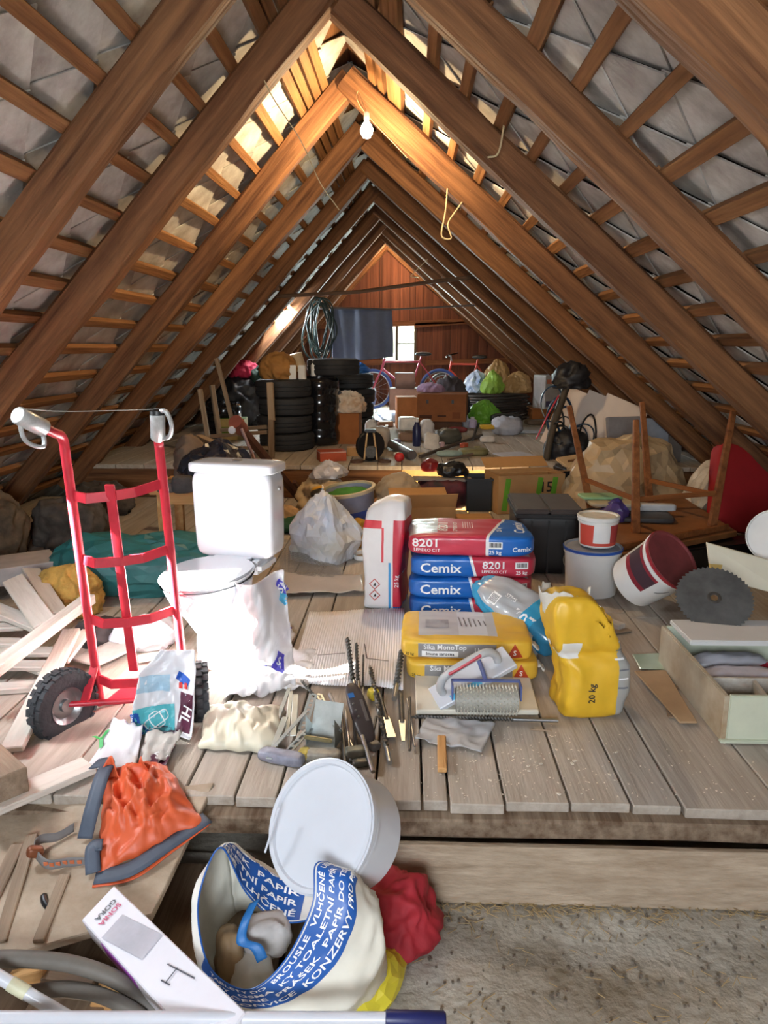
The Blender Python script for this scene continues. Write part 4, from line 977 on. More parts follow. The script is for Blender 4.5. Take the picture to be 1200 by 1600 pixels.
perforated('perforated steel angle standing at the left of the grey bracket', P(472, 1140, .03), P(490, 1085, .10), .03, 8)
perforated('perforated steel strip crossing the top of the grey bracket', P(498, 1085, .09), P(528, 1140, .06), .022, 7)
perforated('flat perforated steel strip lying at the lower left of the pile', P(440, 1185, .02), P(492, 1130, .05), .026, 6)
def bracket():
    t = thing('sheet_bracket', 'large folded grey sheet-metal bracket in the middle of the tool pile', 'bracket', P(505, 1165)); 
    rz = -.25; t.rotation_euler = (0, 0, rz)
    box('bracket_plate', (.105, .002, .13), M_GALV, t, (0, .04, .075), (D(-30), 0, 0), bev=0); box('bracket_base', (.105, .075, .002), M_GALV, t, (0, -.01, .012), (D(8), 0, 0), bev=0)
    for s_ in (-1, 1): plate('bracket_side', [(0, 0), (.07, 0), (.075, .03), (.0, .11)], .002, M_GALV, t, (s_ * .052, -.03, .012), (D(90), 0, D(90)))
    box('bracket_lip', (.1, .012, .014), mat('brass_fitting', (168, 158, 120), rough=.4, metal=.5), t, (0, -.045, .05), bev=.003)
bracket()
for i, (a, b, lab) in enumerate((((412, 1182), (452, 1075), 'aluminium channel strip at the far left of the tool pile'), ((420, 1186), (446, 1120), 'second aluminium strip, lower and shorter, at the far left of the pile'), ((448, 1150), (455, 1080), 'narrow aluminium strip standing between the channel strips'), ((458, 1150), (462, 1085), 'thin strip next to the perforated angle'), ((430, 1165), (480, 1110), 'broad aluminium strip lying under the perforated strip'))):
    stick('aluminium_strip', lab, 'strip', P(*a, .012 + .01 * i), P(*b, .05 + .012 * i), .016 + .006 * (i % 2), .004, M_GALV, 'aluminium strips in the tool pile')
for i, (px, py, s, c, lab) in enumerate(((440, 1190, (.16, .05, .035), (150, 152, 168), 'bundle of grey dowels wrapped in film at the front left of the tool pile'), (475, 1185, (.035, .05, .03), (206, 186, 90), 'yellow cardboard tag at the front of the tool pile'), (505, 1186, (.12, .05, .03), (176, 172, 160), 'blister pack of small fittings at the front of the tool pile'), (556, 1186, (.07, .045, .04), (120, 122, 110), 'dark metal hinge packet beside the rods'), (565, 1196, (.06, .03, .02), (90, 90, 84), 'small steel plate below the hinge packet'), (584, 1092, (.04, .05, .04), (228, 206, 60), 'yellow plastic anchor box behind the black handle'), (560, 1132, (.02, .04, .03), (226, 120, 80), 'small orange plug among the rods'), (584, 1170, (.04, .04, .025), (110, 104, 100), 'dark drill chuck near the ribbed bit'))):
    o = rbox('fitting_pack', s, mat('pack%d' % i, c, rough=.4, var=.25, scale=40), None, P(px, py) + V((0, 0, s[2] / 2 + .001)), (0, 0, .15 * i - .3), n=5, wr=.003, wsc=40, cuts=6); tag(o, lab, 'small part')
# corrugated paper under the bits
def paper_sheet():
    c = [P(452, 1068), P(630, 1082), P(632, 955), P(484, 960)]; b = sum(c, V()) / 4
    def fn(u, v):
        p = c[0].lerp(c[1], u).lerp(c[3].lerp(c[2], u), v); p.z = .010 + .0022 * math.sin(u * 260) + .012 * noise.noise(V((u * 2, v * 2, 4))) + .03 * max(0, v - .8); p.z = max(p.z, .003); return p - b
    o = sheet('paper_sheet', fn, 170, 12, mat('white_quilted_paper', (246, 244, 247), rough=.7, var=.03), None, th=.002, loc=b); tag(o, 'white ribbed packing paper sheet under the drill bits', 'paper')
    for pp, qq in (((.2, .3), (.45, .36)), ((.62, .5), (.66, .3)), ((.66, .3), (.86, .28))):
        p0, p1 = fn(*pp), fn(*qq); bar('pencil_mark', p0 + V((0, 0, .006)), p1 + V((0, 0, .006)), .004, .0008, M_INKB, o, bev=0)
paper_sheet()
def grey_rag():
    c = [P(648, 1160), P(752, 1182), P(775, 1135), P(668, 1124)]; b = sum(c, V()) / 4
    def fn(u, v):
        e = .06 * math.sin(u * 7 + v * 3); p = c[0].lerp(c[1], u).lerp(c[3].lerp(c[2], u), min(1, max(0, v + e * (v - .5)))); p.z = .008 + .016 * abs(rough_n((u * 2, v * 2, 0), 1.1, 14)); return p - b
    tag(sheet('rag', fn, 26, 18, mat('grey_film', (176, 176, 178), rough=.5, var=.12), None, th=.002, loc=b), 'grey crumpled film piece lying in front of the float board', 'rag')
grey_rag()
stick('wood_stick', 'short pale wooden stick on the front plank below the grey film', 'stick', P(690, 1152, .012), P(691, 1204, .012), .03, .018, M_PINE)
stick('wood_stick', 'thin twig on the plank below the yellow upright bag', 'stick', P(828, 1140, .004), P(862, 1142, .004), .005, .005, M_OLDW)
stick('wood_offcut', 'small white-tipped wood offcut on the planks right of the upright yellow bag', 'offcut', P(950, 972, .018), P(972, 980, .018), .05, .03, M_PAINTW)
stick('wood_offcut', 'flat wood chip beside the white-tipped offcut', 'offcut', P(956, 988, .006), P(984, 984, .006), .04, .008, M_OLDW)
# sawdust crumbs
bm = bmesh.new(); rr = random.Random(3)
for i in range(320):
    px, py = rr.gauss(815, 70), rr.gauss(1195, 40)
    if i > 120: px, py = rr.uniform(610, 1190), rr.uniform(1140, 1252)
    if py > 1250: continue
    p = P(px, py); s = rr.uniform(.0012, .0035) * (2.2 if i < 25 else 1); bm_box(bm, (s * rr.uniform(1, 2.4), s, s * .6), p + V((0, 0, s * .3)), Matrix.Rotation(rr.uniform(0, 3), 3, 'Z'))
o = from_bm(bm, 'plaster_crumbs', mat('plaster_crumb', (226, 214, 196), rough=.9)); tag(o, 'scattered pale plaster crumbs on the front planks', 'crumbs', kind='stuff')

# ================================================================== FOREGROUND
LOW = -.262
M_PANEL = wood('dusty_panel_wood', (186, 170, 150), (140, 120, 98), axis=0, fine=6, rnd=0, bump=.5, along=5)
pn = [PY(335, 1222, 2.07), PY(238, 1428, 1.63), PY(-80, 1520, 1.47), PY(-80, 1268, 1.98)]
o = solid('chipboard_sheet', pn, (0, 0, -.022), M_PANEL, bev=.003); tag(o, 'dusty wooden panel sloping from the plank edge at the lower left', 'panel')
pz = lambda px, py: (lambda d, n_, c: V((0, 0, EYE)) + d * (((c - V((0, 0, EYE))).dot(n_)) / d.dot(n_)))(ray(px, py), (pn[1] - pn[0]).cross(pn[3] - pn[0]).normalized(), pn[0])   # point on the panel
UPP = (pn[3] - pn[0]).cross(pn[1] - pn[0]).normalized()
if UPP.z < 0: UPP = -UPP
for i, (a, b, wd, lab) in enumerate((((2, 1480), (52, 1310), .035, 'long wooden batten on the dusty panel at the left edge'), ((-28, 1450), (30, 1325), .04, 'second batten left of the long one on the panel'), ((62, 1478), (104, 1372), .03, 'short batten on the panel above the grey hose'))):
    stick('batten', lab, 'batten', pz(*a) + UPP * .011, pz(*b) + UPP * .011, wd, .018, M_OLDW, up=UPP)
o = tube('dropping', curve([pz(70, 1402) + UPP * .010, pz(72, 1414) + UPP * .012, pz(79, 1424) + UPP * .009], 5), .010, M_BLACK, sides=8, rad=[.004] + [.010] * 9 + [.004]); tag(o, 'small black twisted scrap on the dusty panel', 'scrap')
# ---- orange work cloth with grey straps
M_ORANGE = mat('orange_fabric', (226, 100, 58), rough=.5, var=.16, scale=6)
M_SLATE = mat('slate_fabric', (78, 88, 104), rough=.6, var=.2)
def orange_cloth():
    b = pz(225, 1330); t = thing('work_jacket', 'crumpled orange work jacket with slate grey reflective trim on the panel', 'jacket', b)
    c = [(150, 1375), (318, 1290), (262, 1200), (168, 1205)]
    def fn(u, v):
        q = [pz(*p) for p in c]; p = q[0].lerp(q[1], u).lerp(q[3].lerp(q[2], u), v); e = (math.sin(math.pi * min(1, max(0, u))) * math.sin(math.pi * min(1, max(0, v)))) ** .6
        h = .010 + e * (.055 + .06 * rough_n((u * 3.2, v * 3.2, 1), 1.1, 7)); return p + UPP * max(.006, h) + V((.012 * noise.noise(V((u * 6, v * 6, 0))), .012 * noise.noise(V((u * 6, v * 6, 5))), 0)) - b
    sheet('jacket_body', fn, 46, 40, M_ORANGE, t, th=.003)
    def fl(u, v):                                # upright gathered collar at the back
        q = pz(168 + 75 * u, 1235 - 8 * u); return q + UPP * (.03 + .09 * v * (.6 + .4 * math.sin(u * 9))) + V((0, .03 * math.sin(u * 11) * v, 0)) - b
    sheet('collar', fl, 26, 10, M_ORANGE, t, th=.003)
    def rib(pts, wd, m, nm, lift=.02):
        P_ = curve([pz(*p) + UPP * (lift + (z if z else 0)) for *p, z in pts], 8)
        def f(u, v):
            x = u * (len(P_) - 1); i = min(int(x), len(P_) - 2); p = P_[i].lerp(P_[i + 1], x - i); d = (P_[i + 1] - P_[i]).normalized(); s = d.cross(UPP).normalized(); return p + s * (v - .5) * wd - b
        return sheet(nm, f, len(P_), 3, m, t, th=.003)
    rb_ = rib([(152, 1212, .03), (176, 1222, .06), (168, 1250, .07), (150, 1290, .04), (135, 1318, .0)], .045, M_SLATE, 'reflective_strap')
    for k in range(6):
        vv = rb_.data.vertices[4 * (8 + 4 * k) // 1 % len(rb_.data.vertices)].co if False else None
    rib([(150, 1375, .0), (205, 1365, .005), (265, 1325, .005), (325, 1282, .0)], .05, M_SLATE, 'dark_hem', lift=.012)
    rib([(146, 1388, .0), (210, 1375, .0), (270, 1333, .0), (328, 1290, .0)], .012, M_ORANGE, 'orange_piping', lift=.010)
    rib([(148, 1372, .0), (150, 1340, .02), (165, 1335, .02)], .04, M_SLATE, 'reflective_patch', lift=.02)
orange_cloth()
def web_strap():
    b = pz(95, 1335); t = thing('webbing_strap', 'grey webbing strap with orange print looped on the panel', 'strap', b)
    P_ = curve([pz(148, 1352) + UPP * .012, pz(110, 1355) + UPP * .02, pz(78, 1362) + UPP * .03, pz(60, 1345) + UPP * .045, pz(68, 1325) + UPP * .035, pz(92, 1315) + UPP * .02, pz(118, 1300) + UPP * .02], 7)
    def f(u, v):
        x = u * (len(P_) - 1); i = min(int(x), len(P_) - 2); p = P_[i].lerp(P_[i + 1], x - i); return p + V((0, .004, .012)) * (v - .5) * 2.0 - b
    o = sheet('webbing', f, 60, 3, mat('grey_webbing', (122, 118, 116), rough=.8, var=.15), t, th=.003)
    mo = mat('orange_print', (206, 112, 70), rough=.7)
    for k in range(7): p = f(.04 + .05 * k, .5); box('woven_mark', (.012, .002, .012), mo, t, p + V((0, -.003, .002)), (.2, 0, .1), bev=0)
    rbox('cam_buckle', (.045, .03, .03), mat('brown_buckle', (128, 74, 46), rough=.45, metal=.3), t, P_[20] - b, (0, .4, .6), n=3.5, wr=0, cuts=6, flat=False)
web_strap()
# ---- long white carton
tp = [PY(178, 1383, 1.66), PY(127, 1437, 1.57), PY(330, 1660, 1.18), PY(400, 1600, 1.30)]
e = (tp[0] - tp[1]); ln = (tp[2] - tp[1]); tp[3] = tp[0] + ln; nb = e.cross(ln).normalized(); nb = -nb if nb.z < 0 else nb
bx = thing('shower_carton', 'long slim white carton with grey and pink lettering at the lower left', 'box', sum(tp, V()) / 4)
o = solid('box_body', [p - bx.location for p in tp], nb * -.075, mat('white_carton', (226, 224, 232), rough=.5, var=.04), None, bev=.003); o.parent = bx
uL, uE = ln.normalized(), e.normalized()
w = lambda s, r: tp[1] + uL * s + uE * r + nb * .001 - o.matrix_local.translation - bx.location
_B.clear()
print_text(o, 'GORA', .022, mat('grey_ink', (96, 98, 104)), w(.045, e.length * .50), -uE, nb, lift=.0025); print_text(o, 'SONIA', .022, mat('pink_ink', (214, 90, 130)), w(.068, e.length * .50), -uE, nb, lift=.0025)
print_rect(o, e.length * .62, .15, mat('pale_grey_print2', (196, 194, 204), rough=.6), w(.18, e.length * .5), uE, nb, n=2, lift=.0025)
ml = mat('dark_line', (70, 72, 84))
for (s0, r0, s1, r1) in ((.33, .7, .42, .7), (.36, .7, .36, .35), (.345, .35, .375, .35)):
    print_rect(o, max(abs(r1 - r0) * e.length, .003), max(abs(s1 - s0), .003), ml, w((s0 + s1) / 2, (r0 + r1) / 2 * e.length), uE, nb, n=1, name='shower_drawing', lift=.003)
sd2 = solid('purple_strip', [tp[1] + uL * .10 - nb * .012 - bx.location, tp[1] + uL * .10 - nb * .06 - bx.location, tp[1] + uL * .26 - nb * .06 - bx.location, tp[1] + uL * .26 - nb * .012 - bx.location], uE * -.0015, mat('magenta_print', (150, 60, 160)), None, bev=0); sd2.parent = bx
# ---- hoses, pipe and pole at the bottom edge
M_HOSE = mat('grey_hose', (112, 106, 98), rough=.6, var=.2)
for lab, pts, r in (('thick grey hose arching across the lower left corner', [(-40, 1500, 1.42), (30, 1498, 1.43), (110, 1506, 1.43), (180, 1530, 1.42), (235, 1570, 1.40), (265, 1620, 1.36)], .019), ('second grey hose curving below the thick one', [(40, 1552, 1.40), (100, 1545, 1.40), (160, 1556, 1.39), (215, 1585, 1.37), (240, 1620, 1.34)], .017)):
    o = tube('hose', curve([PY(*p) for p in pts], 8), r, M_HOSE, sides=14); tag(o, lab, 'hose')
t = thing('plastic_pipe', 'white plastic pipe with a tape joint in the lower left corner', 'pipe', PY(-20, 1515, 1.36)); a, b = V(), PY(110, 1592, 1.33) - t.location
tube('pipe', [a, b], .014, M_WHITE, t, sides=14); tube('tape_joint', [a.lerp(b, .28), a.lerp(b, .48)], .0155, mat('yellowed_tape', (214, 212, 180), rough=.5), t, sides=14)
t = thing('telescopic_pole', 'white telescopic pole with navy blue grip along the bottom edge', 'pole', PY(-60, 1590, 1.27)); a, b = V(), PY(604, 1592, 1.27) - t.location; c = PY(694, 1594, 1.27) - t.location
tube('pole_tube', [a, b], .0135, mat('grey_white_pole', (206, 208, 216), rough=.3, var=.05), t, sides=16); tube('grip', [b - V((.002, 0, 0)), b, c, c + V((.004, 0, 0))], .016, mat('navy_plastic', (34, 40, 96), rough=.4), t, sides=16, rad=[.014, .017, .017, .013])
for lab, p0, p1, wd in (('brown wood block under the grey hoses', (70, 1530), (150, 1540), .05), ('orange-brown brick piece between the hoses', (150, 1548), (205, 1566), .05), ('pale wood strip under the hoses at the left edge', (20, 1535), (75, 1522), .03)):
    stick('wood_block', lab, 'block', PY(*p0, 1.50) , PY(*p1, 1.50), wd, .05, M_PINE if 'pale' in lab or 'brick' in lab else M_OLDW)
# ---- white lidded bucket leaning at the plank edge
nrm = V((-.50, -.62, .60)).normalized(); lc = PY(500, 1288, 1.66); h_ = .16
bk = bucket('white bucket tipped over with its plain white lid facing the front', lc - nrm * h_, .158, h_, M_WHITE, M_WHITE, M_WHITE, rot=nrm.to_track_quat('Z', 'Y').to_euler(), label_m=mat('faded_maroon_label', (150, 110, 108), rough=.6), ang=(-2.6, -.9), lab=(.15, .78), taper=.94)
tube('handle', curve([PY(436, 1262, 1.70) - bk.location, PY(424, 1300, 1.67) - bk.location, PY(414, 1332, 1.65) - bk.location], 6), .003, M_WHITE, None, sides=6).matrix_world = Matrix.Identity(4)
hd = bpy.data.objects[[o.name for o in C.objects if o.name.startswith('handle') and o.parent is None][0]]
Mi = (Matrix.Translation(bk.location) @ bk.rotation_euler.to_matrix().to_4x4()).inverted(); hd.data.transform(Mi @ Matrix.Translation(bk.location)); hd.parent = bk
# ---- red cloth
o = heap('cloth', 'dark red crumpled cloth beside the white carrier bag', 'cloth', P(618, 1462, LOW), (.22, .2, .17), mat('red_cloth', (176, 38, 50), rough=.75, var=.25), rz=.4, wr=.04, wsc=8, seed=17)
# ---- big white carrier bag with blue printed rim
def carrier_bag():
    b = P(460, 1540, LOW); t = thing('carrier_bag', 'white plastic carrier bag with blue lettered rim, open towards the left', 'bag', b)
    mouth = [(345, 1324, 1.64), (312, 1395, 1.58), (314, 1470, 1.48), (338, 1524, 1.42), (392, 1546, 1.40), (446, 1500, 1.42), (488, 1415, 1.46), (494, 1350, 1.52), (528, 1362, 1.56), (505, 1425, 1.60), (440, 1440, 1.64), (385, 1395, 1.66)]
    rim2 = [(352, 1318, 1.70), (306, 1390, 1.60), (306, 1478, 1.49), (340, 1552, 1.405), (420, 1566, 1.385), (492, 1520, 1.40), (540, 1440, 1.44), (548, 1372, 1.50), (552, 1366, 1.58), (520, 1390, 1.70), (450, 1380, 1.74), (395, 1345, 1.74)]
    belly = [(356, 1322, 1.74), (310, 1400, 1.66), (312, 1490, 1.54), (352, 1572, 1.43), (440, 1592, 1.40), (540, 1572, 1.40), (592, 1500, 1.46), (588, 1420, 1.52), (575, 1395, 1.62), (530, 1385, 1.74), (460, 1375, 1.78), (400, 1345, 1.78)]
    basep = [(370, 1440), (345, 1480), (345, 1530), (375, 1575), (450, 1592), (540, 1585), (595, 1550), (596, 1510), (570, 1470), (520, 1450), (450, 1440), (405, 1438)]
    rings = [[PY(*p) for p in mouth], [PY(*p) for p in rim2], [PY(*p) for p in belly], [P(*p, LOW) for p in basep], [P(470, 1515, LOW)] * 12]
    for r_ in rings:
        for p in r_: p.z = max(p.z, LOW)
    def cr(a, c, d, e, t_): return .5 * ((2*c) + (d - a)*t_ + (2*a - 5*c + 4*d - e)*t_*t_ + (3*c - a - 3*d + e)*t_**3)
    def S_(u, v):
        x = (u % 1) * 12; i = int(x) % 12; tt = x - int(x); y = min(v, .9999) * 4; j = int(y); f = y - j
        g = lambda k: cr(rings[k][(i - 1) % 12], rings[k][i], rings[k][(i + 1) % 12], rings[k][(i + 2) % 12], tt)
        p = g(j).lerp(g(j + 1), f); wv = .014 * min(1, v * 2) * (1 - max(0, v - .7) * 3 if v > .7 else 1); d = (p - PY(455, 1490, 1.55)).normalized()
        p = p + d * wv * rough_n((p.x * 1.2, p.y, p.z), 11, 3); p.z = max(p.z, LOW + .002); return p - b
    nu, nv = 96, 40
    mwb = mat('carrier_film', (232, 228, 214), rough=.42, var=.07); mbl = mat('carrier_blue_print', (34, 92, 172), rough=.42, var=.08)
    sheet('bag_wall', lambda u, v: S_(u, .28 + .72 * v), nu, nv, mwb, t, th=.002)
    sheet('printed_rim', lambda u, v: S_(u, .30 * v), nu, 14, mat('carrier_rim_print', (236, 234, 226), rough=.42, var=.05), t, th=.002)
    def out(u, v, l): 
        p = S_(u, v); du = S_(u + .004, v) - S_(u - .004, v); dv = S_(u, v + .004) - S_(u, max(0, v - .004)); n_ = du.cross(dv)
        n_ = n_.normalized() if n_.length > 1e-9 else V((0, -1, 0)); c = PY(440, 1470, 1.54) - b
        if n_.dot(p - c) < 0: n_ = -n_
        return p + n_ * l
    def out_cam(u, v, l): p = S_(u, v); return p + (V((0, 0, EYE)) - b - p).normalized() * l
    n = 70; vs, fs = [], []
    for (u0, u1, nm) in ((.20, .70, 'blue_band'), (.80, 1.05, 'blue_band')):
        vs, fs = [], []
        for j in range(9):
            for i in range(n + 1): vs.append(out_cam(u0 + (u1 - u0) * i / n, .015 + .285 * j / 8, .003))
        fs = [(j*(n+1)+i, j*(n+1)+i+1, (j+1)*(n+1)+i+1, (j+1)*(n+1)+i) for j in range(8) for i in range(n)]
        mesh(nm, vs, fs, mbl, t, smooth=True)
    lines = ['TABLETY DO  BROUSLE  VLHČENÉ  UBROUSKY', 'ČKY  OSMA  KY TOALETNÍ PAPÍR  KUTILY', 'VLHČENÉ  PRÁŠEK  PAPÍR DO TISKÁRNY', 'KY  KONVICE  KONZERVY PRO PSY  PAPÍR']
    for k, s in enumerate(lines):
        tv, tf = text_mesh(s); w_ = max(v.x for v in tv) - min(v.x for v in tv)
        for (u0, u1) in ((.23, .69),):
            vs = [out_cam(u0 + (u1 - u0) * (v.x / w_ + .5), .055 + .068 * k - v.y * .052, .006) for v in tv]; mesh('lettering', vs, tf, M_INKW, t)
    for k, s in enumerate(['OUSLE VLHČENÉ', 'TOALETNÍ PAPÍR', 'PRÁŠEK  PAPÍR', 'KONVICE KONZ']):
        tv, tf = text_mesh(s); w_ = max(v.x for v in tv) - min(v.x for v in tv)
        vs = [out_cam(.81 + .23 * (.5 - v.x / w_), .055 + .068 * k + v.y * .052, .006) for v in tv]; mesh('lettering', vs, tf, M_INKW, t)
    tube('blue_edge', [S_(i / 96, 0) for i in range(96)], .0022, mbl, t, sides=6, closed=True)
    # things seen through the mouth stay with the bag: a blue strap handle
    hp = curve([PY(398, 1408, 1.60) - b, PY(383, 1440, 1.56) - b, PY(378, 1470, 1.54) - b, PY(400, 1480, 1.53) - b, PY(410, 1500, 1.52) - b], 6)
    def f(u, v):
        x = u * (len(hp) - 1); i = min(int(x), len(hp) - 2); return hp[i].lerp(hp[i + 1], x - i) + V((.011, .004, .004)) * (v - .5) * 2.2
    sheet('blue_handle', f, 24, 3, mat('light_blue_strap', (40, 118, 190), rough=.5), t, th=.003)
carrier_bag()
heap('food_pouch', 'yellow printed pouch sticking out under the carrier bag', 'pouch', P(588, 1545, LOW), (.12, .22, .09), mat('yellow_pouch', (222, 206, 60), rough=.35, var=.12, zones=[((-.03, -.2, 0), (.0, .2, .3), (232, 226, 170))]), rz=-.5, wr=.012, wsc=14, seed=23)
for i, (px, py, y, s, c, lab) in enumerate(((395, 1525, 1.55, (.10, .10, .09), (226, 220, 206), 'white cup inside the open carrier bag'), (415, 1462, 1.62, (.12, .08, .10), (206, 200, 198), 'grey paper ball inside the open carrier bag'), (358, 1500, 1.58, (.05, .1, .16), (170, 140, 104), 'brown cardboard strip inside the carrier bag'))):
    o = rbox('waste_item', s, mat('waste%d' % i, c, rough=.6), None, PY(px, py, y), (0, .1, .4), n=3.5, wr=.01, wsc=20, cuts=8, seed=i, flat=False); tag(o, lab, 'waste')
# ---- straw litter along the riser foot
bm = bmesh.new(); rr = random.Random(5)
for i in range(420):
    px = rr.uniform(650, 1230); py = 1412 + abs(rr.gauss(0, 14)) if i < 330 else rr.uniform(1420, 1600)
    p = P(px, py, LOW - .003); L_ = rr.uniform(.008, .045); bm_box(bm, (.0015, L_, .0015), p + V((0, 0, rr.uniform(0, .006))), Matrix.Rotation(rr.uniform(0, 3.1), 3, 'Z') @ Matrix.Rotation(rr.uniform(-.3, .3), 3, 'X'))
o = from_bm(bm, 'straw_litter', mat('straw', (176, 150, 104), rough=.9, rnd=0)); tag(o, 'thin straw litter on the concrete below the riser board', 'straw', kind='stuff')
bm = bmesh.new()
for i in range(170):
    s = rr.uniform(.002, .008); bm_box(bm, (s, s * rr.uniform(.6, 1.4), s * .7), P(rr.uniform(640, 1220), rr.uniform(1425, 1600), LOW - .006), Matrix.Rotation(rr.uniform(0, 3), 3, 'Z'))
o = from_bm(bm, 'grit', mat('grit', (120, 110, 98), rough=.95)); tag(o, 'small grit and pebbles on the concrete floor', 'grit', kind='stuff')

# ================================================================== RIGHT SIDE
M_PALE = mat('pale_green_paint', (206, 212, 190), rough=.6, var=.12, scale=5, zones=None)
def drawer():
    fl_, bl_ = P(1120, 1160), P(1032, 1036); x0 = (fl_.x + bl_.x) / 2; y0, y1 = fl_.y, bl_.y; Wx, H, th = .75, .172, .018
    t = thing('drawer_box', 'pale green painted wooden drawer full of odds and ends, right edge', 'drawer', (x0, y0, .003), .0)
    D_ = y1 - y0
    mst = mat('stained_cream_paint', (214, 208, 190), rough=.6, var=.1, col2=(150, 122, 84), scale=3.4)
    box('side_board', (th, D_, H), mst, t, (th / 2, D_ / 2, H / 2), bev=.003); box('side_board', (th, D_, H), M_PALE, t, (Wx - th / 2, D_ / 2, H / 2), bev=.003)
    box('front_board', (Wx - 2 * th - .002, th, H), M_PALE, t, (Wx / 2, th / 2, H / 2), bev=.003); box('back_board', (Wx - 2 * th - .002, th, H), M_PALE, t, (Wx / 2, D_ - th / 2, H / 2), bev=.003)
    box('bottom', (Wx - 2 * th - .002, D_ - 2 * th - .002, .008), M_OLDW, t, (Wx / 2, D_ / 2, .01), bev=0)
    box('divider', (.014, .20, H * .7), M_PAINTW, t, (.20, .12 + th, H * .36), (0, 0, -.12), bev=.002); box('divider', (Wx - .05, .014, H * .72), M_PAINTW, t, (Wx / 2, .25, H * .37), bev=.002)
    box('foot_rail', (Wx + .01, .02, .012), M_PALE, t, (Wx / 2, -.004, .006), bev=.003)
    bd = box('laminate_board', (.72, .235, .022), mat('white_laminate', (226, 226, 224), rough=.4, var=.04), None, (x0 + .40, P(1100, 990, .18).y, .003 + H + .012), (0, 0, .01), bev=.004); tag(bd, 'white laminate board lying across the back of the drawer', 'board')
    for i, (px, py, s, c, lab) in enumerate(((1100, 1050, (.34, .10, .09), (206, 200, 208), 'clear plastic bag with screws in the drawer'), (1140, 1030, (.30, .09, .10), (178, 178, 186), 'grey plastic bag at the back inside the drawer'), (1185, 1030, (.10, .12, .07), (150, 30, 50), 'dark red pouch with white string in the drawer'))):
        p = P(px, py, .10); o = rbox('pouch', s, mat('pouch%d' % i, c, rough=.3, var=.15), None, (max(p.x, x0 + .05 + s[0] / 2), p.y, .022 + s[2] / 2), (0, 0, .05 * i), n=3, wr=.012, wsc=14, cuts=10, seed=40 + i); tag(o, lab, 'pouch')
drawer()
M_OSB = mat('raw_hardboard', (176, 146, 112), rough=.8, var=.12)
o = solid('hardboard_piece', [P(1090, 1128, .02), P(1062, 1128, .02), P(991, 1048, .03), P(1040, 1046, .03)], (0, 0, -.008), M_OSB); tag(o, 'tapering hardboard piece leaning by the drawer', 'board')
o = solid('hardboard_piece', [P(1062, 1122, .008), P(1044, 1120, .008), P(1030, 1070, .008), P(1060, 1070, .008)], (0, 0, -.006), M_OLDW); tag(o, 'small dark board under the hardboard piece', 'board')
o = solid('glass_offcut', [P(1040, 1046, .012), P(1000, 1044, .012), P(988, 1022, .012), P(1030, 1020, .012)], (0, 0, -.006), mat('greenish_glass', (176, 196, 176), rough=.1, var=.1)); tag(o, 'greenish glass offcut on the planks left of the drawer', 'glass')
# buckets
M_BLUE = mat('blue_rim', (46, 96, 190), rough=.35)
M_MIX = mat('red_white_label', (232, 232, 232), rough=.5, var=.05, zones=[((-.3, None, None), (-.045, None, None), (206, 78, 64)), ((.045, None, None), (.3, None, None), (176, 66, 66)), ((None, None, None), (None, None, .03), (206, 78, 64))])
pa = P(926, 930); bucket('large white bucket with blue rim under the small bucket', pa + V((0, .06, 0)), .155, .265, M_WHITEP, M_BLUE, mat('dusty_blue_lid', (150, 156, 168), rough=.6, var=.2), handle=(D(8), D(-60)), grip=M_WHITEP, taper=.88)
bucket('small white lidded bucket with red and white label on the blue-rimmed one', pa + V((.02, .06, .275)), .108, .165, M_WHITEP, M_WHITEP, mat('cream_lid', (222, 216, 202), rough=.5), label_m=M_MIX, ang=(-2.9, -.2), lab=(.08, .78), taper=.9)
nrm = V((.46, -.60, .62)).normalized(); c0 = P(1012, 972); h_ = .28; r_ = .155
ctr = V((c0.x - .02, c0.y + .22, .135))
M_BAUM = mat('dark_red_label', (150, 44, 58), rough=.5, var=.2, scale=30, zones=[((-.4, None, .14), (.4, None, .22), (70, 50, 60))])
bucket('tilted white bucket with dusty dark red lid and maroon label', ctr, r_, h_, M_WHITEP, mat('red_rim', (170, 52, 60), rough=.4), mat('dusty_red_lid', (140, 62, 64), rough=.7, var=.3, scale=6), rot=nrm.to_track_quat('Z', 'Y').to_euler(), handle=(D(60), D(-70)), label_m=M_BAUM, ang=(2.2, 3.7), lab=(.4, .85), taper=.88, grip=M_WHITEP)
def saw_blade():
    c = PY(1116, 934, 3.10); t = thing('saw_blade', 'grey circular saw blade leaning on the tilted bucket behind the drawer', 'saw blade', c); n_ = V((-.15, -.62, .77)).normalized(); t.rotation_euler = n_.to_track_quat('Z', 'Y').to_euler()
    R_, N = .162, 48; bm = bmesh.new(); top, bot = [], []
    for k in range(N):
        for f, rr_ in ((0, R_), (.35, R_ - .010), (.95, R_ - .001)):
            a = 2 * math.pi * (k + f) / N; top.append(bm.verts.new((rr_ * math.cos(a), rr_ * math.sin(a), .0015))); bot.append(bm.verts.new((rr_ * math.cos(a), rr_ * math.sin(a), -.0015)))
    hi, lo_ = [], []; n3 = len(top)
    for k in range(n3): a = 2 * math.pi * k / n3; hi.append(bm.verts.new((.016 * math.cos(a), .016 * math.sin(a), .0015))); lo_.append(bm.verts.new((.016 * math.cos(a), .016 * math.sin(a), -.0015)))
    for k in range(n3):
        j = (k + 1) % n3; bm.faces.new((top[k], top[j], hi[j], hi[k])); bm.faces.new((bot[j], bot[k], lo_[k], lo_[j])); bm.faces.new((top[j], top[k], bot[k], bot[j])); bm.faces.new((hi[k], hi[j], lo_[j], lo_[k]))
    from_bm(bm, 'blade_disc', mat('saw_steel', (122, 124, 124), rough=.5, metal=.5, var=.3, scale=8), t)
    lathe('arbor_ring', [(.017, .002), (.026, .003), (.03, .0015)], M_DARKST, t, sides=24)
saw_blade()
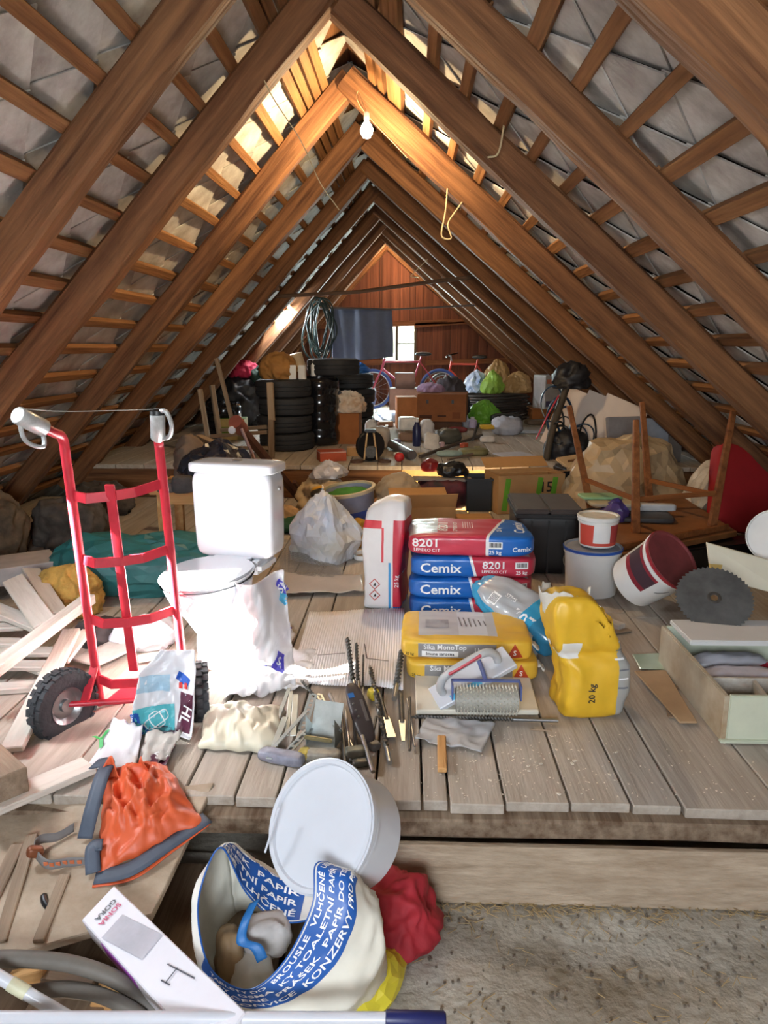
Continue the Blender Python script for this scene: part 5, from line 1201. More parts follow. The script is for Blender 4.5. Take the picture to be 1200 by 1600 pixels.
pb = [PY(1105, 848, 3.62), PY(1240, 886, 3.50), PY(1240, 935, 3.42), PY(1112, 902, 3.54)]
o = solid('cream_panel', pb, (.0, .022, .0), mat('cream_panel_paint', (226, 220, 198), rough=.6, var=.06, zones=[((-.19, None, -.3), (-.13, None, .02), (206, 176, 100), (0, -.35))])); tag(o, 'cream painted board with yellow stain behind the saw blade', 'board')
o = lathe('plastic_disc', [(0, .006), (.13, .006), (.135, .012), (.14, .010), (.14, 0), (0, 0)], M_WHITEP, None, PY(1212, 838, 3.75), (D(70), 0, D(-30)), sides=36); tag(o, 'round white bucket lid standing at the right edge', 'lid')
o = lathe('bottle', [(0, 0), (.04, 0), (.045, .02), (.045, .12), (.02, .16), (.02, .19), (0, .19)], mat('teal_plastic', (40, 130, 118), rough=.3), None, P(1215, 985), sides=20); tag(o, 'teal plastic bottle behind the drawer at the right edge', 'bottle')
# black chest
def chest():
    b = P(854, 900); t = thing('storage_box', 'black plastic storage box with dusty lid behind the adhesive stack', 'box', b, -.03); W_, D_, H = .385, .48, .38
    m = mat('black_box_plastic', (24, 21, 23), rough=.5, var=.2); 
    rbox('box_body', (W_, D_, H), m, t, (0, D_ / 2, H / 2), n=14, wr=0, cuts=8, fn=lambda q: V((q.x * (.93 + .07 * (q.z / H + .5)), q.y * (.95 + .05 * (q.z / H + .5)), q.z)))
    ml = mat('dusty_dark_lid', (70, 60, 56), rough=.8, var=.15)
    for s_ in (-1, 1): box('lid_half', (W_ / 2 + .004, D_ + .02, .03), ml, t, (s_ * (W_ / 4 + .003), D_ / 2, H + .015), bev=.008)
    box('lid_rim', (W_ + .02, D_ + .02, .02), m, t, (0, D_ / 2, H - .012), bev=.006)
    for k in (-.1, 0, .1): box('rib', (.012, .01, H * .85), m, t, (k, .0, H * .47), bev=.003)
chest()
# upturned table and what lies in it
M_TEAK = wood('teak_wood', (150, 92, 48), (104, 58, 28), axis=1, fine=24)
def upturned_table():
    zt = .20; cs = [P(958, 868, zt), P(1152, 830, zt), P(1098, 762, zt), P(904, 801, zt)]; cs[2] = cs[1] + cs[3] - cs[0]
    t = thing('upturned_table', 'small teak table turned upside down with its legs in the air', 'table', V((cs[0].x, cs[0].y, 0)) )
    b = t.location.copy(); loc = [c - b for c in cs]
    o = solid('table_top', loc, (0, 0, -.035), mat('teak_underside', (150, 98, 54), rough=.6, var=.2)); o.parent = t; o.location = sum(loc, V()) / 4
    o2 = solid('apron', [loc[0].lerp(loc[1], .05) + V((0, .05, .04)), loc[0].lerp(loc[1], .95) + V((0, .05, .04)), loc[0].lerp(loc[1], .95) + V((0, .075, .04)), loc[0].lerp(loc[1], .05) + V((0, .075, .04))], (0, 0, -.038), M_TEAK); o2.parent = t
    o2.location = (loc[0].lerp(loc[1], .05) + V((0, .05, .04)) + loc[0].lerp(loc[1], .95) + V((0, .075, .04))) / 2
    w = lambda px, py, y: PY(px, py, y) - b
    fl_, fr_, bl_, br_ = P(993, 832, zt) - b, P(1112, 824, zt) - b, P(924, 797, zt) - b, P(1016, 796, zt) - b
    tops = (w(994, 656, fl_.y + b.y), w(1146, 642, fr_.y + b.y + .05), w(889, 634, bl_.y + b.y), w(1003, 628, br_.y + b.y))
    def leg(p0, p1):
        d = p1 - p0; x, z = basis(d, V((0, 1, 0))); bm = bmesh.new(); q0, q1 = [], []
        for sx, sz in ((-1, -1), (1, -1), (1, 1), (-1, 1)): q0.append(bm.verts.new(p0 + x * sx * .024 + z * sz * .024)); q1.append(bm.verts.new(p1 + x * sx * .016 + z * sz * .016))
        bm.faces.new(q0); bm.faces.new(q1[::-1])
        for k in range(4): bm.faces.new((q0[k], q1[k], q1[(k + 1) % 4], q0[(k + 1) % 4]))
        bmesh.ops.bevel(bm, geom=bm.edges[:], offset=.003, segments=1, affect='EDGES'); from_bm(bm, 'leg', M_TEAK, t)
    for p0, p1 in zip((fl_, fr_, bl_, br_), tops): leg(p0, p1)
    for a, c, f in (((0), (2), .30), ((1), (3), .28), ((0), (1), .30)):
        L0 = (fl_, fr_, bl_, br_); bar('stretcher', L0[a].lerp(tops[a], f), L0[c].lerp(tops[c], f), .018, .032, M_TEAK, t)
    return b
upturned_table()
o = box('flat_crate', (.95, .85, .15), M_BLACK, None, (1.62, 4.78, .078), (0, 0, .32), bev=.01); tag(o, 'black flat crate under the upturned table', 'crate')
for i, (px, py, s, c, z, lab) in enumerate(((985, 812, (.56, .30, .035), (70, 70, 72), .202, 'dark flat appliance lying in the upturned table'), (1000, 800, (.5, .06, .05), (206, 206, 206), .238, 'white keyboard-like strip on the dark appliance'), (960, 790, (.34, .24, .025), (196, 186, 160), .29, 'beige round-ended tray on top of the appliances'), (940, 780, (.28, .16, .02), (150, 190, 140), .317, 'pale green folder on the beige tray'))):
    p = P(px, py, z); o = rbox('flat_item', s, mat('flatitem%d' % i, c, rough=.5, var=.1), None, (p.x, p.y + .05, z + s[2] / 2 + .001), (0, 0, -.12 + .06 * i), n=9, wr=.0, cuts=6); tag(o, lab, 'flat item')
o = rbox('seat_cushion', (.48, .13, .62), mat('red_upholstery', (164, 22, 28), rough=.75, var=.12), None, PY(1158, 765, 5.32), (D(-16), D(10), D(14)), n=8, wr=.004, cuts=12, seed=3, flat=False); tag(o, 'red upholstered cushion standing behind the upturned table', 'cushion')
M_TANF = mat('tan_plastic_sheet', (188, 162, 126), rough=.45, var=.15, scale=6)
heap('dust_sheet', 'tan plastic dust sheet draped over a pile behind the upturned table', 'dust sheet', V((1.78, 6.03, 0)), (.92, .42, .60), M_TANF, rz=.05, wr=.09, wsc=3.2, seed=27)
heap('plastic_bag', 'whitish crumpled plastic bag right behind the table leg', 'bag', V((2.38, 5.72, 0)), (.44, .36, .46), mat('milky_film', (206, 194, 176), rough=.45, var=.12), wr=.07, wsc=6, seed=28)
heap('plastic_bag', 'violet crumpled bag between the table legs', 'bag', P(962, 812, .203), (.22, .15, .12), mat('violet_film', (86, 70, 140), rough=.4), wr=.04, seed=29)
heap('sack', 'dark sack pile at the right edge under the eaves', 'sack', P(1245, 890), (.5, .5, .28), mat('dark_sack', (84, 72, 64), rough=.9, var=.3), wr=.07, seed=33)

# ================================================================== MIDDLE of the loft
def far(px, py): return P(px, py, ZFAR)
# fibreglass mesh and film on the floor right of the toilet
def mesh_net():
    c = [P(436, 908), P(556, 916), P(530, 884), P(440, 850, .05)]; b = sum(c, V()) / 4; bm = bmesh.new()
    f = lambda u, v: c[0].lerp(c[1], u).lerp(c[3].lerp(c[2], u), v) + V((0, 0, .012 + .03 * math.sin(u * 3 + 1) * v + .006 * math.sin(v * 9))) - b
    for i in range(49): bm_tube(bm, [f(i / 48, k / 6) for k in range(7)], .0016, 3)
    for j in range(25): bm_tube(bm, [f(k / 10, j / 24) for k in range(11)], .0016, 3)
    o = from_bm(bm, 'mesh_net', mat('grey_net', (150, 146, 144), rough=.6), None, b); tag(o, 'grey fibreglass mesh spread on the planks right of the toilet', 'net')
mesh_net()
def film_sheet():
    c = [P(440, 935), P(570, 930), P(566, 905), P(440, 900)]; b = sum(c, V()) / 4
    o = sheet('film_sheet', lambda u, v: c[0].lerp(c[1], u).lerp(c[3].lerp(c[2], u), v) + V((0, 0, .01 + .012 * (1 + rough_n((u * 2, v, 0), 1.4, 3)))) - b, 30, 12, mat('dull_film', (186, 176, 168), rough=.4, var=.08), None, th=.001, loc=b); tag(o, 'dull translucent film lying below the fibreglass mesh', 'film')
film_sheet()
heap('plastic_bag', 'white and pale blue full carrier bag between toilet and mortar bags', 'bag', P(508, 872), (.40, .3, .40), mat('pale_blue_bag', (206, 212, 226), rough=.45, var=.15, scale=5, col2=(190, 186, 176)), wr=.06, wsc=6, seed=51, fn=lambda q: V((q.x * (1 - .5 * max(0, q.z - .18)), q.y, q.z)))
def tub():
    b = P(548, 822); t = thing('plastic_tub', 'big grey and blue flexible tub with cream rim and green inside, behind the upright bag', 'tub', b + V((0, .1, 0)), rot=(D(4), D(-7), 0)); r, h = .21, .28
    lathe('tub_body', [(0, 0), (r * .8, 0), (r * .86, .02), (r, h), (r - .01, h), (r * .8, .03), (0, .03)], mat('tub_print', (150, 156, 180), rough=.4, zones=[((-.05, None, None), (None, None, .13), (52, 84, 176), (0, .6))]), t, sides=36)
    lathe('rim', [(r - .014, h - .012), (r + .012, h - .02), (r + .014, h + .004), (r - .012, h + .006), (r - .014, h - .012)], mat('cream_rim', (222, 206, 172), rough=.5), t, sides=36)
    lump('green_cloth', (.34, .34, .07), mat('green_cloth', (74, 142, 58), rough=.8), t, (0, 0, h - .09), wr=.03, sub=4, seed=3)
    tube('handle', curve([V((-r, -.06, h - .03)), V((-r - .06, -.09, h - .06)), V((-r - .07, -.11, h - .13)), V((-r + .02, -.12, h - .14))], 6), .008, M_BLACK, t)
tub()
heap('sack', 'open cream sack beside the blue tub', 'sack', P(506, 803), (.40, .36, .28), mat('cream_sack', (198, 176, 142), rough=.6, var=.15), wr=.06, wsc=6, seed=53)
heap('plastic_bag', 'clear plastic bag lying on the cream sack', 'bag', P(512, 745, .30), (.28, .25, .10), mat('clear_bag', (196, 196, 206), rough=.25, var=.2), wr=.05, wsc=9, seed=54)
o = rbox('power_drill', (.07, .22, .10), mat('yellow_black_tool', (214, 160, 40), rough=.45, zones=[((None, -.3, None), (None, -.02, None), (40, 36, 34))]), None, P(497, 770, .31), (.25, 1.3, .3), n=3.5, wr=.002, cuts=8, flat=False); tag(o, 'yellow and black power tool in the cream sack', 'power tool')
heap('cloth', 'tan paper sheet lying left of the cream sack', 'cloth', P(440, 818), (.26, .3, .12), mat('tan_paper', (190, 156, 118), rough=.8), wr=.04, seed=55)
heap('cloth', 'dark green cloth under the tan paper', 'cloth', P(462, 828), (.36, .25, .08), mat('dark_green_cloth', (40, 92, 66), rough=.8), wr=.03, seed=56)
o = tube('cable_coil', [V((.09 * math.cos(a), .09 * math.sin(a), .01 + .0045 * k + .003 * math.sin(3 * a))) for k in range(5) for a in [2 * math.pi * i / 20 for i in range(20)]], .006, M_WHITEP, loc=P(575, 872), sides=6); tag(o, 'coil of white cable beside the upright white bag', 'cable')
heap('cloth', 'ochre crumpled work glove beside the cable coil', 'glove', P(560, 850), (.16, .2, .16), mat('ochre_glove', (196, 150, 50), rough=.8), wr=.03, seed=57)
# jack post leaning diagonally
def jack_post():
    p0, p1 = P(474, 786, .03), PY(372, 664, 5.1); t = thing('jack_post', 'rusty steel jack post leaning diagonally behind the cistern', 'post', p0); d = p1 - p0
    bar('post_profile', V(), d, .05, .05, mat('rusty_steel', (104, 66, 56), rough=.6, metal=.3, var=.3), t); bar('inner_tube', d * .15 + V((.07, 0, -.01)), d * .32 + V((.07, 0, .0)), .03, .03, mat('rusty_steel', (104, 66, 56)), t)
    u = d.normalized(); tube('head', [d - u * .06, d + u * .05], .05, mat('rusty_red', (128, 70, 60), rough=.5), t, sides=16); x, z = basis(d)
    lathe('bolt_cap', [(0, .012), (.024, .010), (.028, 0)], mat('shiny_white_cap', (236, 234, 240), rough=.2), t, d + V((-.03, -.06, -.03)), (D(90), 0, 0), sides=16)
    tube('lever', [d + V((.03, -.04, -.02)), d + V((.13, -.06, -.26))], .012, mat('dull_pink_steel', (150, 120, 116), rough=.5), t, sides=8)
jack_post()
# cartons in front of the stair opening
def stair_cartons():
    o = carton('cardboard_box', 'opened cardboard box with upright flaps behind the adhesive stack', P(658, 826), (.46, .34, .20), M_CARD, rz=.12, open_=True, flap=(1.6, 2.2))
    t = carton('cardboard_box', 'tan carton with green stripes and the number 15, open top', P(822, 802) + V((0, .18, 0)), (.58, .34, .32), M_CARD, rz=.24, open_=True, flap=(2.3, 2.0))
    gm_ = mat('lime_print', (104, 168, 40), rough=.7)
    for x in (-.22, .06, .19): box('green_stripe', (.045, .002, .27), gm_, t, (x, -.1715, .16), (0, .12, 0), bev=0)
    bd = [c for c in t.children if c.name.startswith('box_body')][0]; print_text(bd, '15', .12, M_INKB, (.125, -.3, .21), (1, 0, 0), (0, -1, 0)); print_rect(bd, .045, .09, M_INKW, (-.165, -.3, .09), (1, 0, 0), (0, -1, 0), n=1)
    o = box('wood_stack', (.30, .2, .12), M_CARD2, None, P(775, 790) + V((.12, .5, .30)), (0, 0, .1), bev=.004); tag(o, 'brown box standing inside the green striped carton', 'box')
    o.location = (t.location.x - .05, t.location.y + .02, .075)
    t = thing('crate', 'black open plastic crate beside the striped carton', 'crate', P(748, 800) + V((0, .15, 0))); bm = bmesh.new(); L_, D_, H = .20, .26, .27
    bm_box(bm, (L_, D_, .008), (0, 0, .004))
    for s_ in (-1, 1): bm_box(bm, (.006, D_, H), (s_ * L_ / 2, 0, H / 2)); bm_box(bm, (L_, .006, H), (0, s_ * D_ / 2, H / 2))
    from_bm(bm, 'crate_body', M_BLACK, t); bm = bmesh.new()
    for s_ in (-1, 1): bm_box(bm, (.02, D_ + .03, .014), (s_ * (L_ / 2 + .006), 0, H)); bm_box(bm, (L_ + .03, .02, .014), (0, s_ * (D_ / 2 + .006), H))
    from_bm(bm, 'rim', M_BLACK, t)
    t = thing('tool_bag', 'maroon and black tool bag with a board across, left of the black crate', 'bag', P(692, 800) + V((0, .2, 0))); rbox('bag_body', (.42, .26, .24), mat('maroon_fabric', (110, 36, 48), rough=.7, var=.35, scale=8, col2=(36, 30, 34)), t, (0, 0, .12), n=4, wr=.02, wsc=9, cuts=12, seed=3)
    tube('handle', curve([V((-.12, -.1, .22)), V((-.13, -.13, .12)), V((0, -.14, .07)), V((.1, -.13, .13)), V((.1, -.1, .22))], 6), .010, M_BLACK, t); box('board_strip', (.5, .10, .016), mat('grey_board', (150, 140, 132), rough=.7), t, (.0, -.03, .25), (.1, .03, .1), bev=.003)
    heap('helmet', 'dark red and black safety cap on the tool bag', 'helmet', P(672, 735, .27), (.16, .2, .10), mat('dark_red_shell', (130, 30, 34), rough=.35), wr=.01, seed=4); heap('cloth', 'black wedge-shaped cloth on the tool bag', 'cloth', P(705, 742, .27), (.26, .16, .10), M_BLACK, wr=.03, seed=5)
stair_cartons()
heap('sack', 'grey beige rolled canvas in front of the stair opening', 'canvas', P(622, 798), (.36, .4, .30), mat('beige_canvas', (176, 158, 134), rough=.8), wr=.04, seed=6)
heap('cloth', 'red and tan rag in front of the canvas roll', 'cloth', P(600, 800), (.20, .2, .12), mat('red_tan_rag', (150, 44, 40), rough=.8, col2=(190, 150, 110), scale=5), wr=.03, seed=7)
t = carton('cardboard_box', 'flat brown carton on the planks behind the adhesive stack', P(735, 835) + V((0, .1, 0)), (.34, .25, .10), M_CARD, rz=.1)
# plinth and round tin, accordion-like case at the right of the stair opening
o = box('low_crate', (.80, .26, .20), M_CARDD, None, (1.70, 6.40, .101), (0, 0, .1), bev=.006); tag(o, 'dark low crate under the round hat-shaped tin', 'crate')
t = thing('round_tin', 'grey hat-shaped tin with a wide brown brim', 'tin', (1.88, 6.40, .203)); lathe('brim', [(0, 0), (.20, 0), (.21, .02), (.19, .04), (0, .04)], mat('brown_tin', (128, 106, 92), rough=.6), t, sides=36); lathe('crown', [(.15, .04), (.155, .06), (.15, .14), (.14, .15), (0, .15), ], mat('grey_tin', (112, 116, 126), rough=.5), t, sides=36)
t = thing('instrument_case', 'black case with cream lid tilted beside the round tin', 'case', (1.50, 6.40, .21), .25); box('case_body', (.42, .26, .14), M_BLACK, t, (0, 0, .085), (.0, -.12, 0), bev=.02); box('cream_lid', (.40, .24, .03), mat('cream_wood', (206, 178, 138), rough=.5), t, (0, -.02, .17), (.25, -.12, 0), bev=.008); tube('case_edge', [V((-.2, -.14, .19)), V((.2, -.14, .235))], .010, mat('brown_edge', (120, 80, 50)), t)

# ================================================================== FAR FLOOR
def tyre_mesh(R_, w_):
    bm = bmesh.new(); r0 = R_ * .62; h = w_ / 2
    bm_lathe(bm, [(r0, -h * .7), (r0 + .01, -h * .85), (R_ * .86, -h), (R_ * .97, -h * .86), (R_, -h * .6), (R_, -h * .28), (R_ - .008, -h * .26), (R_ - .008, -h * .2), (R_, -h * .18), (R_, h * .18), (R_ - .008, h * .2), (R_ - .008, h * .26), (R_, h * .28), (R_, h * .6), (R_ * .97, h * .86), (R_ * .86, h), (r0 + .01, h * .85), (r0, h * .7), (r0 - .004, 0), (r0, -h * .7)], 36)
    bmesh.ops.recalc_face_normals(bm, faces=bm.faces); me = bpy.data.meshes.new('car_tyre'); bm.to_mesh(me); bm.free(); me.materials.append(M_TYRE); me.polygons.foreach_set('use_smooth', [True] * len(me.polygons)); return me
me_t = tyre_mesh(.285, .178)
def tyre(label, p, group='car tyres stacked on the left', rot=(0, 0, 0)):
    o = bpy.data.objects.new('car_tyre', me_t); C.objects.link(o); o.location = p; o.rotation_euler = rot; sharpen(o, 40); tag(o, label, 'tyre', group)
tb_ = far(441, 706) + V((0, .26, 0))
for k, nm in enumerate(('bottom tyre of the front stack of four', 'second tyre from the bottom of the front stack', 'third tyre from the bottom of the front stack', 'top tyre of the front stack with a sack on it')): tyre(nm, tb_ + V((.012 * (-1) ** k, 0, .09 + .1785 * k)))
t2 = far(548, 676) + V((0, .2, 0))
for k, nm in enumerate(('lowest tyre of the rear stack beside the blue bicycle', 'second tyre of the rear stack beside the bicycle', 'third tyre of the rear stack beside the bicycle', 'uppermost tyre of the rear stack by the bicycle')): tyre(nm, t2 + V((.01 * (-1) ** k, 0, .09 + .1785 * k)), 'car tyres in the rear stack')
M_GLOSSB = mat('glossy_black_foil', (22, 23, 28), rough=.15, var=.2, coat=.5)
def foil_stack(label, p, r, h, n, sd_):
    t = thing('wrapped_drum', label, 'drum', p); prof = [(0, 0)]
    for k in range(n): z0 = h * k / n; prof += [(r * .93, z0 + .01), (r, z0 + h / n * .25), (r * 1.01, z0 + h / n * .5), (r, z0 + h / n * .75), (r * .93, z0 + h / n - .008)]
    prof += [(r * .8, h), (0, h)]
    o = lathe('wrapped_body', prof, M_GLOSSB, t, sides=40, ang=80)
    for v in o.data.vertices:
        q = v.co; f = 1 + .02 * rough_n((q.x, q.y, q.z), 9, sd_); q.x *= f; q.y *= f
    lathe('top_hoop', [(r * .82, h - .004), (r * .9, h - .004), (r * .9, h + .012), (r * .82, h + .012), (r * .82, h - .004)], M_GLOSSB, t, sides=36); return t
foil_stack('tall glossy black foil-wrapped stack between the tyre stacks', far(497, 698) + V((0, .22, 0)), .21, .72, 4, 2)
tyre('tyre lying on top of the black foil-wrapped stack', far(497, 698) + V((.14, .35, .72 + .105)), 'car tyres in the rear stack')
foil_stack('short glossy black drum in the dark left of the tyres', far(352, 690) + V((-.1, .4, 0)), .2, .40, 2, 4)
o = heap('sack', 'brown paper sack lying on the front tyre stack', 'sack', (tb_.x - .06, tb_.y, ZFAR + .716), (.36, .36, .26), mat('brown_sack', (170, 120, 62), rough=.8, var=.15), wr=.03, seed=61)
o = lathe('paint_can', [(0, 0), (.10, 0), (.10, .16), (.104, .165), (.104, .18), (.06, .19), (0, .19)], mat('cream_can', (222, 200, 166), rough=.4), None, (tb_.x + .26, tb_.y + .35, ZFAR + .70), (0, D(-18), 0), sides=24); tag(o, 'cream coloured can tilted on the stacks', 'can'); o.location = PY(466, 580, tb_.y + .4)
for k in range(2):
    o = lathe('bottle', [(0, 0), (.028, 0), (.03, .01), (.03, .11), (.012, .14), (.012, .17), (0, .17)], M_WHITEP, None, far(497, 698) + V((-.05 + .07 * k, .16, .735)), sides=14); tag(o, ('left', 'right')[k] + ' one of two white bottles on the foil-wrapped stack', 'bottle')
for k, (dx, rz) in enumerate(((.10, .3), (.20, -.2))):
    o = box('white_packet', (.07, .05, .14), M_WHITEP, None, (tb_.x + dx, tb_.y - .1, ZFAR + .716 + .071), (0, 0, rz), bev=.004); tag(o, ('narrow white packet beside the brown sack on the tyres', 'white packet at the right edge of the front tyre stack')[k], 'packet')
heap('sack', 'black bulging bag pile left of the tyres', 'sack', far(372, 672) + V((-.1, .5, 0)), (.80, .7, .66), mat('black_bag', (34, 34, 40), rough=.5, var=.3), wr=.08, wsc=5, seed=63)
heap('cloth', 'crimson pink cloth heaped on the black bags', 'cloth', far(372, 672) + V((-.02, .5, .64)), (.42, .35, .20), mat('crimson_cloth', (186, 30, 74), rough=.7, var=.2), wr=.04, wsc=8, seed=64)
heap('cloth', 'dark green jacket hanging over the black bags', 'cloth', far(400, 672) + V((.02, .45, .58)), (.30, .3, .20), mat('dark_green_jacket', (34, 58, 48), rough=.8), wr=.04, seed=65)
carton('cardboard_box', 'cream carton with green stripe behind the broken chair', far(352, 685) + V((.12, -.05, 0)), (.28, .25, .24), mat('green_band_carton', (190, 168, 110), rough=.8, zones=[((None, None, -.06), (None, None, .03), (96, 124, 40))]), rz=.05)
# broken wooden chair frame
def chair_frame():
    b = far(375, 716); t = thing('chair_frame', 'weathered broken wooden chair frame in front of the tyres', 'chair', b); w = lambda px, py, y: PY(px, py, y) - b; y0 = b.y
    for a, c, r in (((326, 690, y0 + .1), (313, 608, y0 + .15), .028), ((345, 692, y0 + .2), (331, 602, y0 + .3), .028), ((366, 668, y0 + .3), (338, 560, y0 + .35), .022)): bar('leg', w(*a), w(*c), r * 1.6, r * 1.6, M_OLDW, t, rough=.006, n=8)
    bar('leg', w(424, 722, y0 + .02), w(424, 655, y0), .055, .06, M_OLDW, t, rough=.006, n=8); bar('leg', w(424, 657, y0), w(421, 598, y0 + .06), .06, .06, M_OLDW, t, rough=.008, n=8)
    for a, c in (((325, 682, y0 + .12), (418, 675, y0)), ((345, 672, y0 + .22), (418, 667, y0 + .02)), ((318, 700, y0 + .1), (420, 700, y0))): bar('rung', w(*a), w(*c), .03, .035, M_OLDW, t)
chair_frame()
stick('plank_offcut', 'weathered plank lying aslant beside the black bag bundle', 'plank', PY(310, 682, 5.3), PY(345, 698, 5.2), .06, .03, M_OLDW)
# carton with rags, orange box, motor, etc.
t = carton('cardboard_box', 'plain brown carton topped with rags in front of the foil stack', far(540, 694) + V((0, .15, 0)), (.31, .3, .33), M_CARD2, rz=-.05)
heap('cloth', 'white and tan paper rags piled on the plain brown carton', 'cloth', far(540, 694) + V((.02, .15, .336)), (.34, .3, .20), mat('white_tan_rag', (226, 220, 208), rough=.7, col2=(186, 140, 96), scale=6), wr=.05, wsc=9, seed=66)
heap('cloth', 'dark crumpled plastic at the left of the rag pile', 'cloth', far(528, 694) + V((-.06, .15, .336)), (.22, .25, .24), mat('grey_black_film', (84, 90, 100), rough=.3), wr=.04, wsc=10, seed=67)
carton('cardboard_box', 'flat orange red carton at the edge of the raised floor', far(516, 722) + V((0, .12, 0)), (.25, .18, .09), mat('orange_carton', (190, 84, 48), rough=.6, zones=[((None, None, .035), (None, None, None), (206, 170, 160))]), rz=.3)
carton('cardboard_box', 'small tan carton beside the flat orange one', far(540, 715) + V((.08, .15, 0)), (.16, .14, .08), M_CARD, rz=.1)
def engine():
    b = far(578, 724); t = thing('small_engine', 'dirty black and brass engine part with upright fork', 'machine part', b + V((0, .1, 0)), .1)
    lathe('flywheel', [(0, -.025), (.13, -.025), (.14, -.015), (.14, .015), (.13, .025), (0, .025)], M_BLACK, t, (0, .04, .145), (D(90), 0, D(20)), sides=32)
    mb = mat('worn_brass', (170, 132, 86), rough=.4, metal=.7, var=.3)
    for s_ in (-1, 1): bar('fork_leg', V((s_ * .06, -.03, .02)), V((s_ * .03, -.02, .27)), .02, .02, mb, t)
    box('housing', (.09, .08, .11), M_DARKST, t, (0, -.04, .1), (.1, 0, 0), bev=.015); box('head_block', (.11, .05, .03), M_BLACK, t, (0, -.02, .29), bev=.008)
    for s_ in (-1, 1): lathe('foot', [(0, 0), (.06, 0), (.06, .02), (.03, .03), (0, .03)], mat('rusty_foot', (92, 66, 50), rough=.7), t, (s_ * .13, -.04, 0), sides=18)
engine()
# bicycles standing near the gable
def bicycle(label, p, rz, fc, tyre_c, Rw=.31, scale=1., lean=0.12):
    t = thing('bicycle', label, 'bicycle', p, rot=(lean, 0, rz)); M_F = mat('bike_frame_%d_%d_%d' % fc, fc, rough=.35, var=.12); M_W = mat('bike_tyre_%d_%d_%d' % tyre_c, tyre_c, rough=.5, var=.3)
    wb_ = 1.0 * scale; R_ = Rw; hubs = (V((-wb_ / 2, 0, R_)), V((wb_ / 2, 0, R_)))
    for h in hubs:
        wh = tube('wheel', [h + V((R_ * .95 * math.cos(a), 0, R_ * .95 * math.sin(a))) for a in [2 * math.pi * i / 36 for i in range(36)]], .022, M_W, t, sides=8, closed=True)
        tube('rim', [h + V((R_ * .85 * math.cos(a), 0, R_ * .85 * math.sin(a))) for a in [2 * math.pi * i / 36 for i in range(36)]], .008, M_STEEL, wh, sides=6, closed=True)
        bm = bmesh.new()
        for k in range(16): a = 2 * math.pi * k / 16; bm_tube(bm, [h + V((0, .02 * (-1) ** k, 0)), h + V((R_ * .85 * math.cos(a), 0, R_ * .85 * math.sin(a)))], .0018, 4)
        from_bm(bm, 'spokes', M_STEEL, wh); tube('hub', [h - V((0, .05, 0)), h + V((0, .05, 0))], .02, M_STEEL, wh)
    bb = V((.06 * scale, 0, R_ - .03)); st_ = V((.20 * scale, 0, R_ + .42)); hd_ = V((-.33 * scale, 0, R_ + .42)); hb = V((-.36 * scale, 0, R_ + .32))
    for nm, a, b, r in (('top_tube', hd_, st_, .017), ('down_tube', hb, bb, .019), ('seat_tube', bb, st_ + V((.02, 0, .08)), .016)): tube(nm, [a, b], r, M_F, t, sides=10)
    for s_ in (-1, 1):
        o_ = V((0, .035 * s_, 0)); tube('chain_stay', [bb + o_ * .5, hubs[1] + o_], .010, M_F, t); tube('seat_stay', [st_ + o_ * .4, hubs[1] + o_], .009, M_F, t); tube('fork_blade', [hb + o_, hubs[0] + o_], .012, M_F, t)
    tube('head_tube', [hb, hd_ + V((.01, 0, .05))], .02, M_F, t); tube('stem', [hd_ + V((.01, 0, .05)), hd_ + V((.0, 0, .13)), hd_ + V((-.05, 0, .15))], .014, M_STEEL, t)
    hbar = tube('handlebar', curve([hd_ + V((.03, -.28, .15)), hd_ + V((-.04, -.12, .14)), hd_ + V((-.05, 0, .15)), hd_ + V((-.04, .12, .14)), hd_ + V((.03, .28, .15))], 5), .012, M_BLACK, t)
    rbox('saddle', (.25, .14, .06), M_BLACK, t, st_ + V((.05, 0, .12)), n=2.5, wr=0, cuts=8, flat=False, fn=lambda q: V((q.x, q.y * (.45 + .55 * min(1, max(0, (q.x + .125) / .16))), q.z)))
    tube('crank', [bb + V((-.09, -.05, -.12)), bb + V((0, -.05, 0)), bb + V((0, .05, 0)), bb + V((.09, .05, .12))], .010, M_STEEL, t); lathe('chainring', [(.06, -.003), (.09, -.003), (.09, .003), (.06, .003), (.06, -.003)], M_DARKST, t, bb + V((0, -.045, 0)), (D(90), 0, 0), sides=28)
bp = PY(634, 600, 11.75); bp.z = ZFAR; bicycle('red-pink bicycle with blue tyres standing below the gable window', bp + V((0, 0, .08)), D(6), (184, 64, 84), (70, 96, 170), scale=1.05)
bp = PY(722, 600, 12.75); bp.z = ZFAR; bicycle('small orange red bicycle right of the gable window', bp + V((.1, 0, .06)), D(-22), (212, 76, 60), (60, 54, 52), Rw=.27, scale=.85)
heap('tarpaulin', 'bright blue plastic tarpaulin bundle behind the rear tyre stack', 'tarpaulin', (PY(556, 590, 11.3).x - .25, 12.3, ZFAR), (.9, .5, .72), mat('blue_tarp', (104, 132, 196), rough=.4, var=.25, col2=(150, 130, 110), scale=5), wr=.09, wsc=5, seed=71)
heap('plastic_bag', 'bright blue bag on the rear tyre stack', 'bag', t2 + V((0, 0, .72)), (.42, .35, .12), mat('bright_blue_film', (40, 116, 214), rough=.35), wr=.05, wsc=9, seed=72)
for lab, px, py, s, m, rz in (('dark brown carton under the red bicycle frame', 640, 648, (.62, .45, .42), M_CARDD, .05), ('small dark carton standing on the dark brown carton', 632, 600, (.28, .25, .22), M_CARDD, .1)):
    p = far(px, 652) + V((0, .2, 0)); p.z = ZFAR if 'under' in lab else ZFAR + .426; carton('cardboard_box', lab, p, s, m, rz=rz)
pc = far(688, 672) + V((0, .25, 0))
carton('cardboard_box', 'dark grey carton supporting the big brown carton', pc, (.55, .4, .10), M_CARDD)
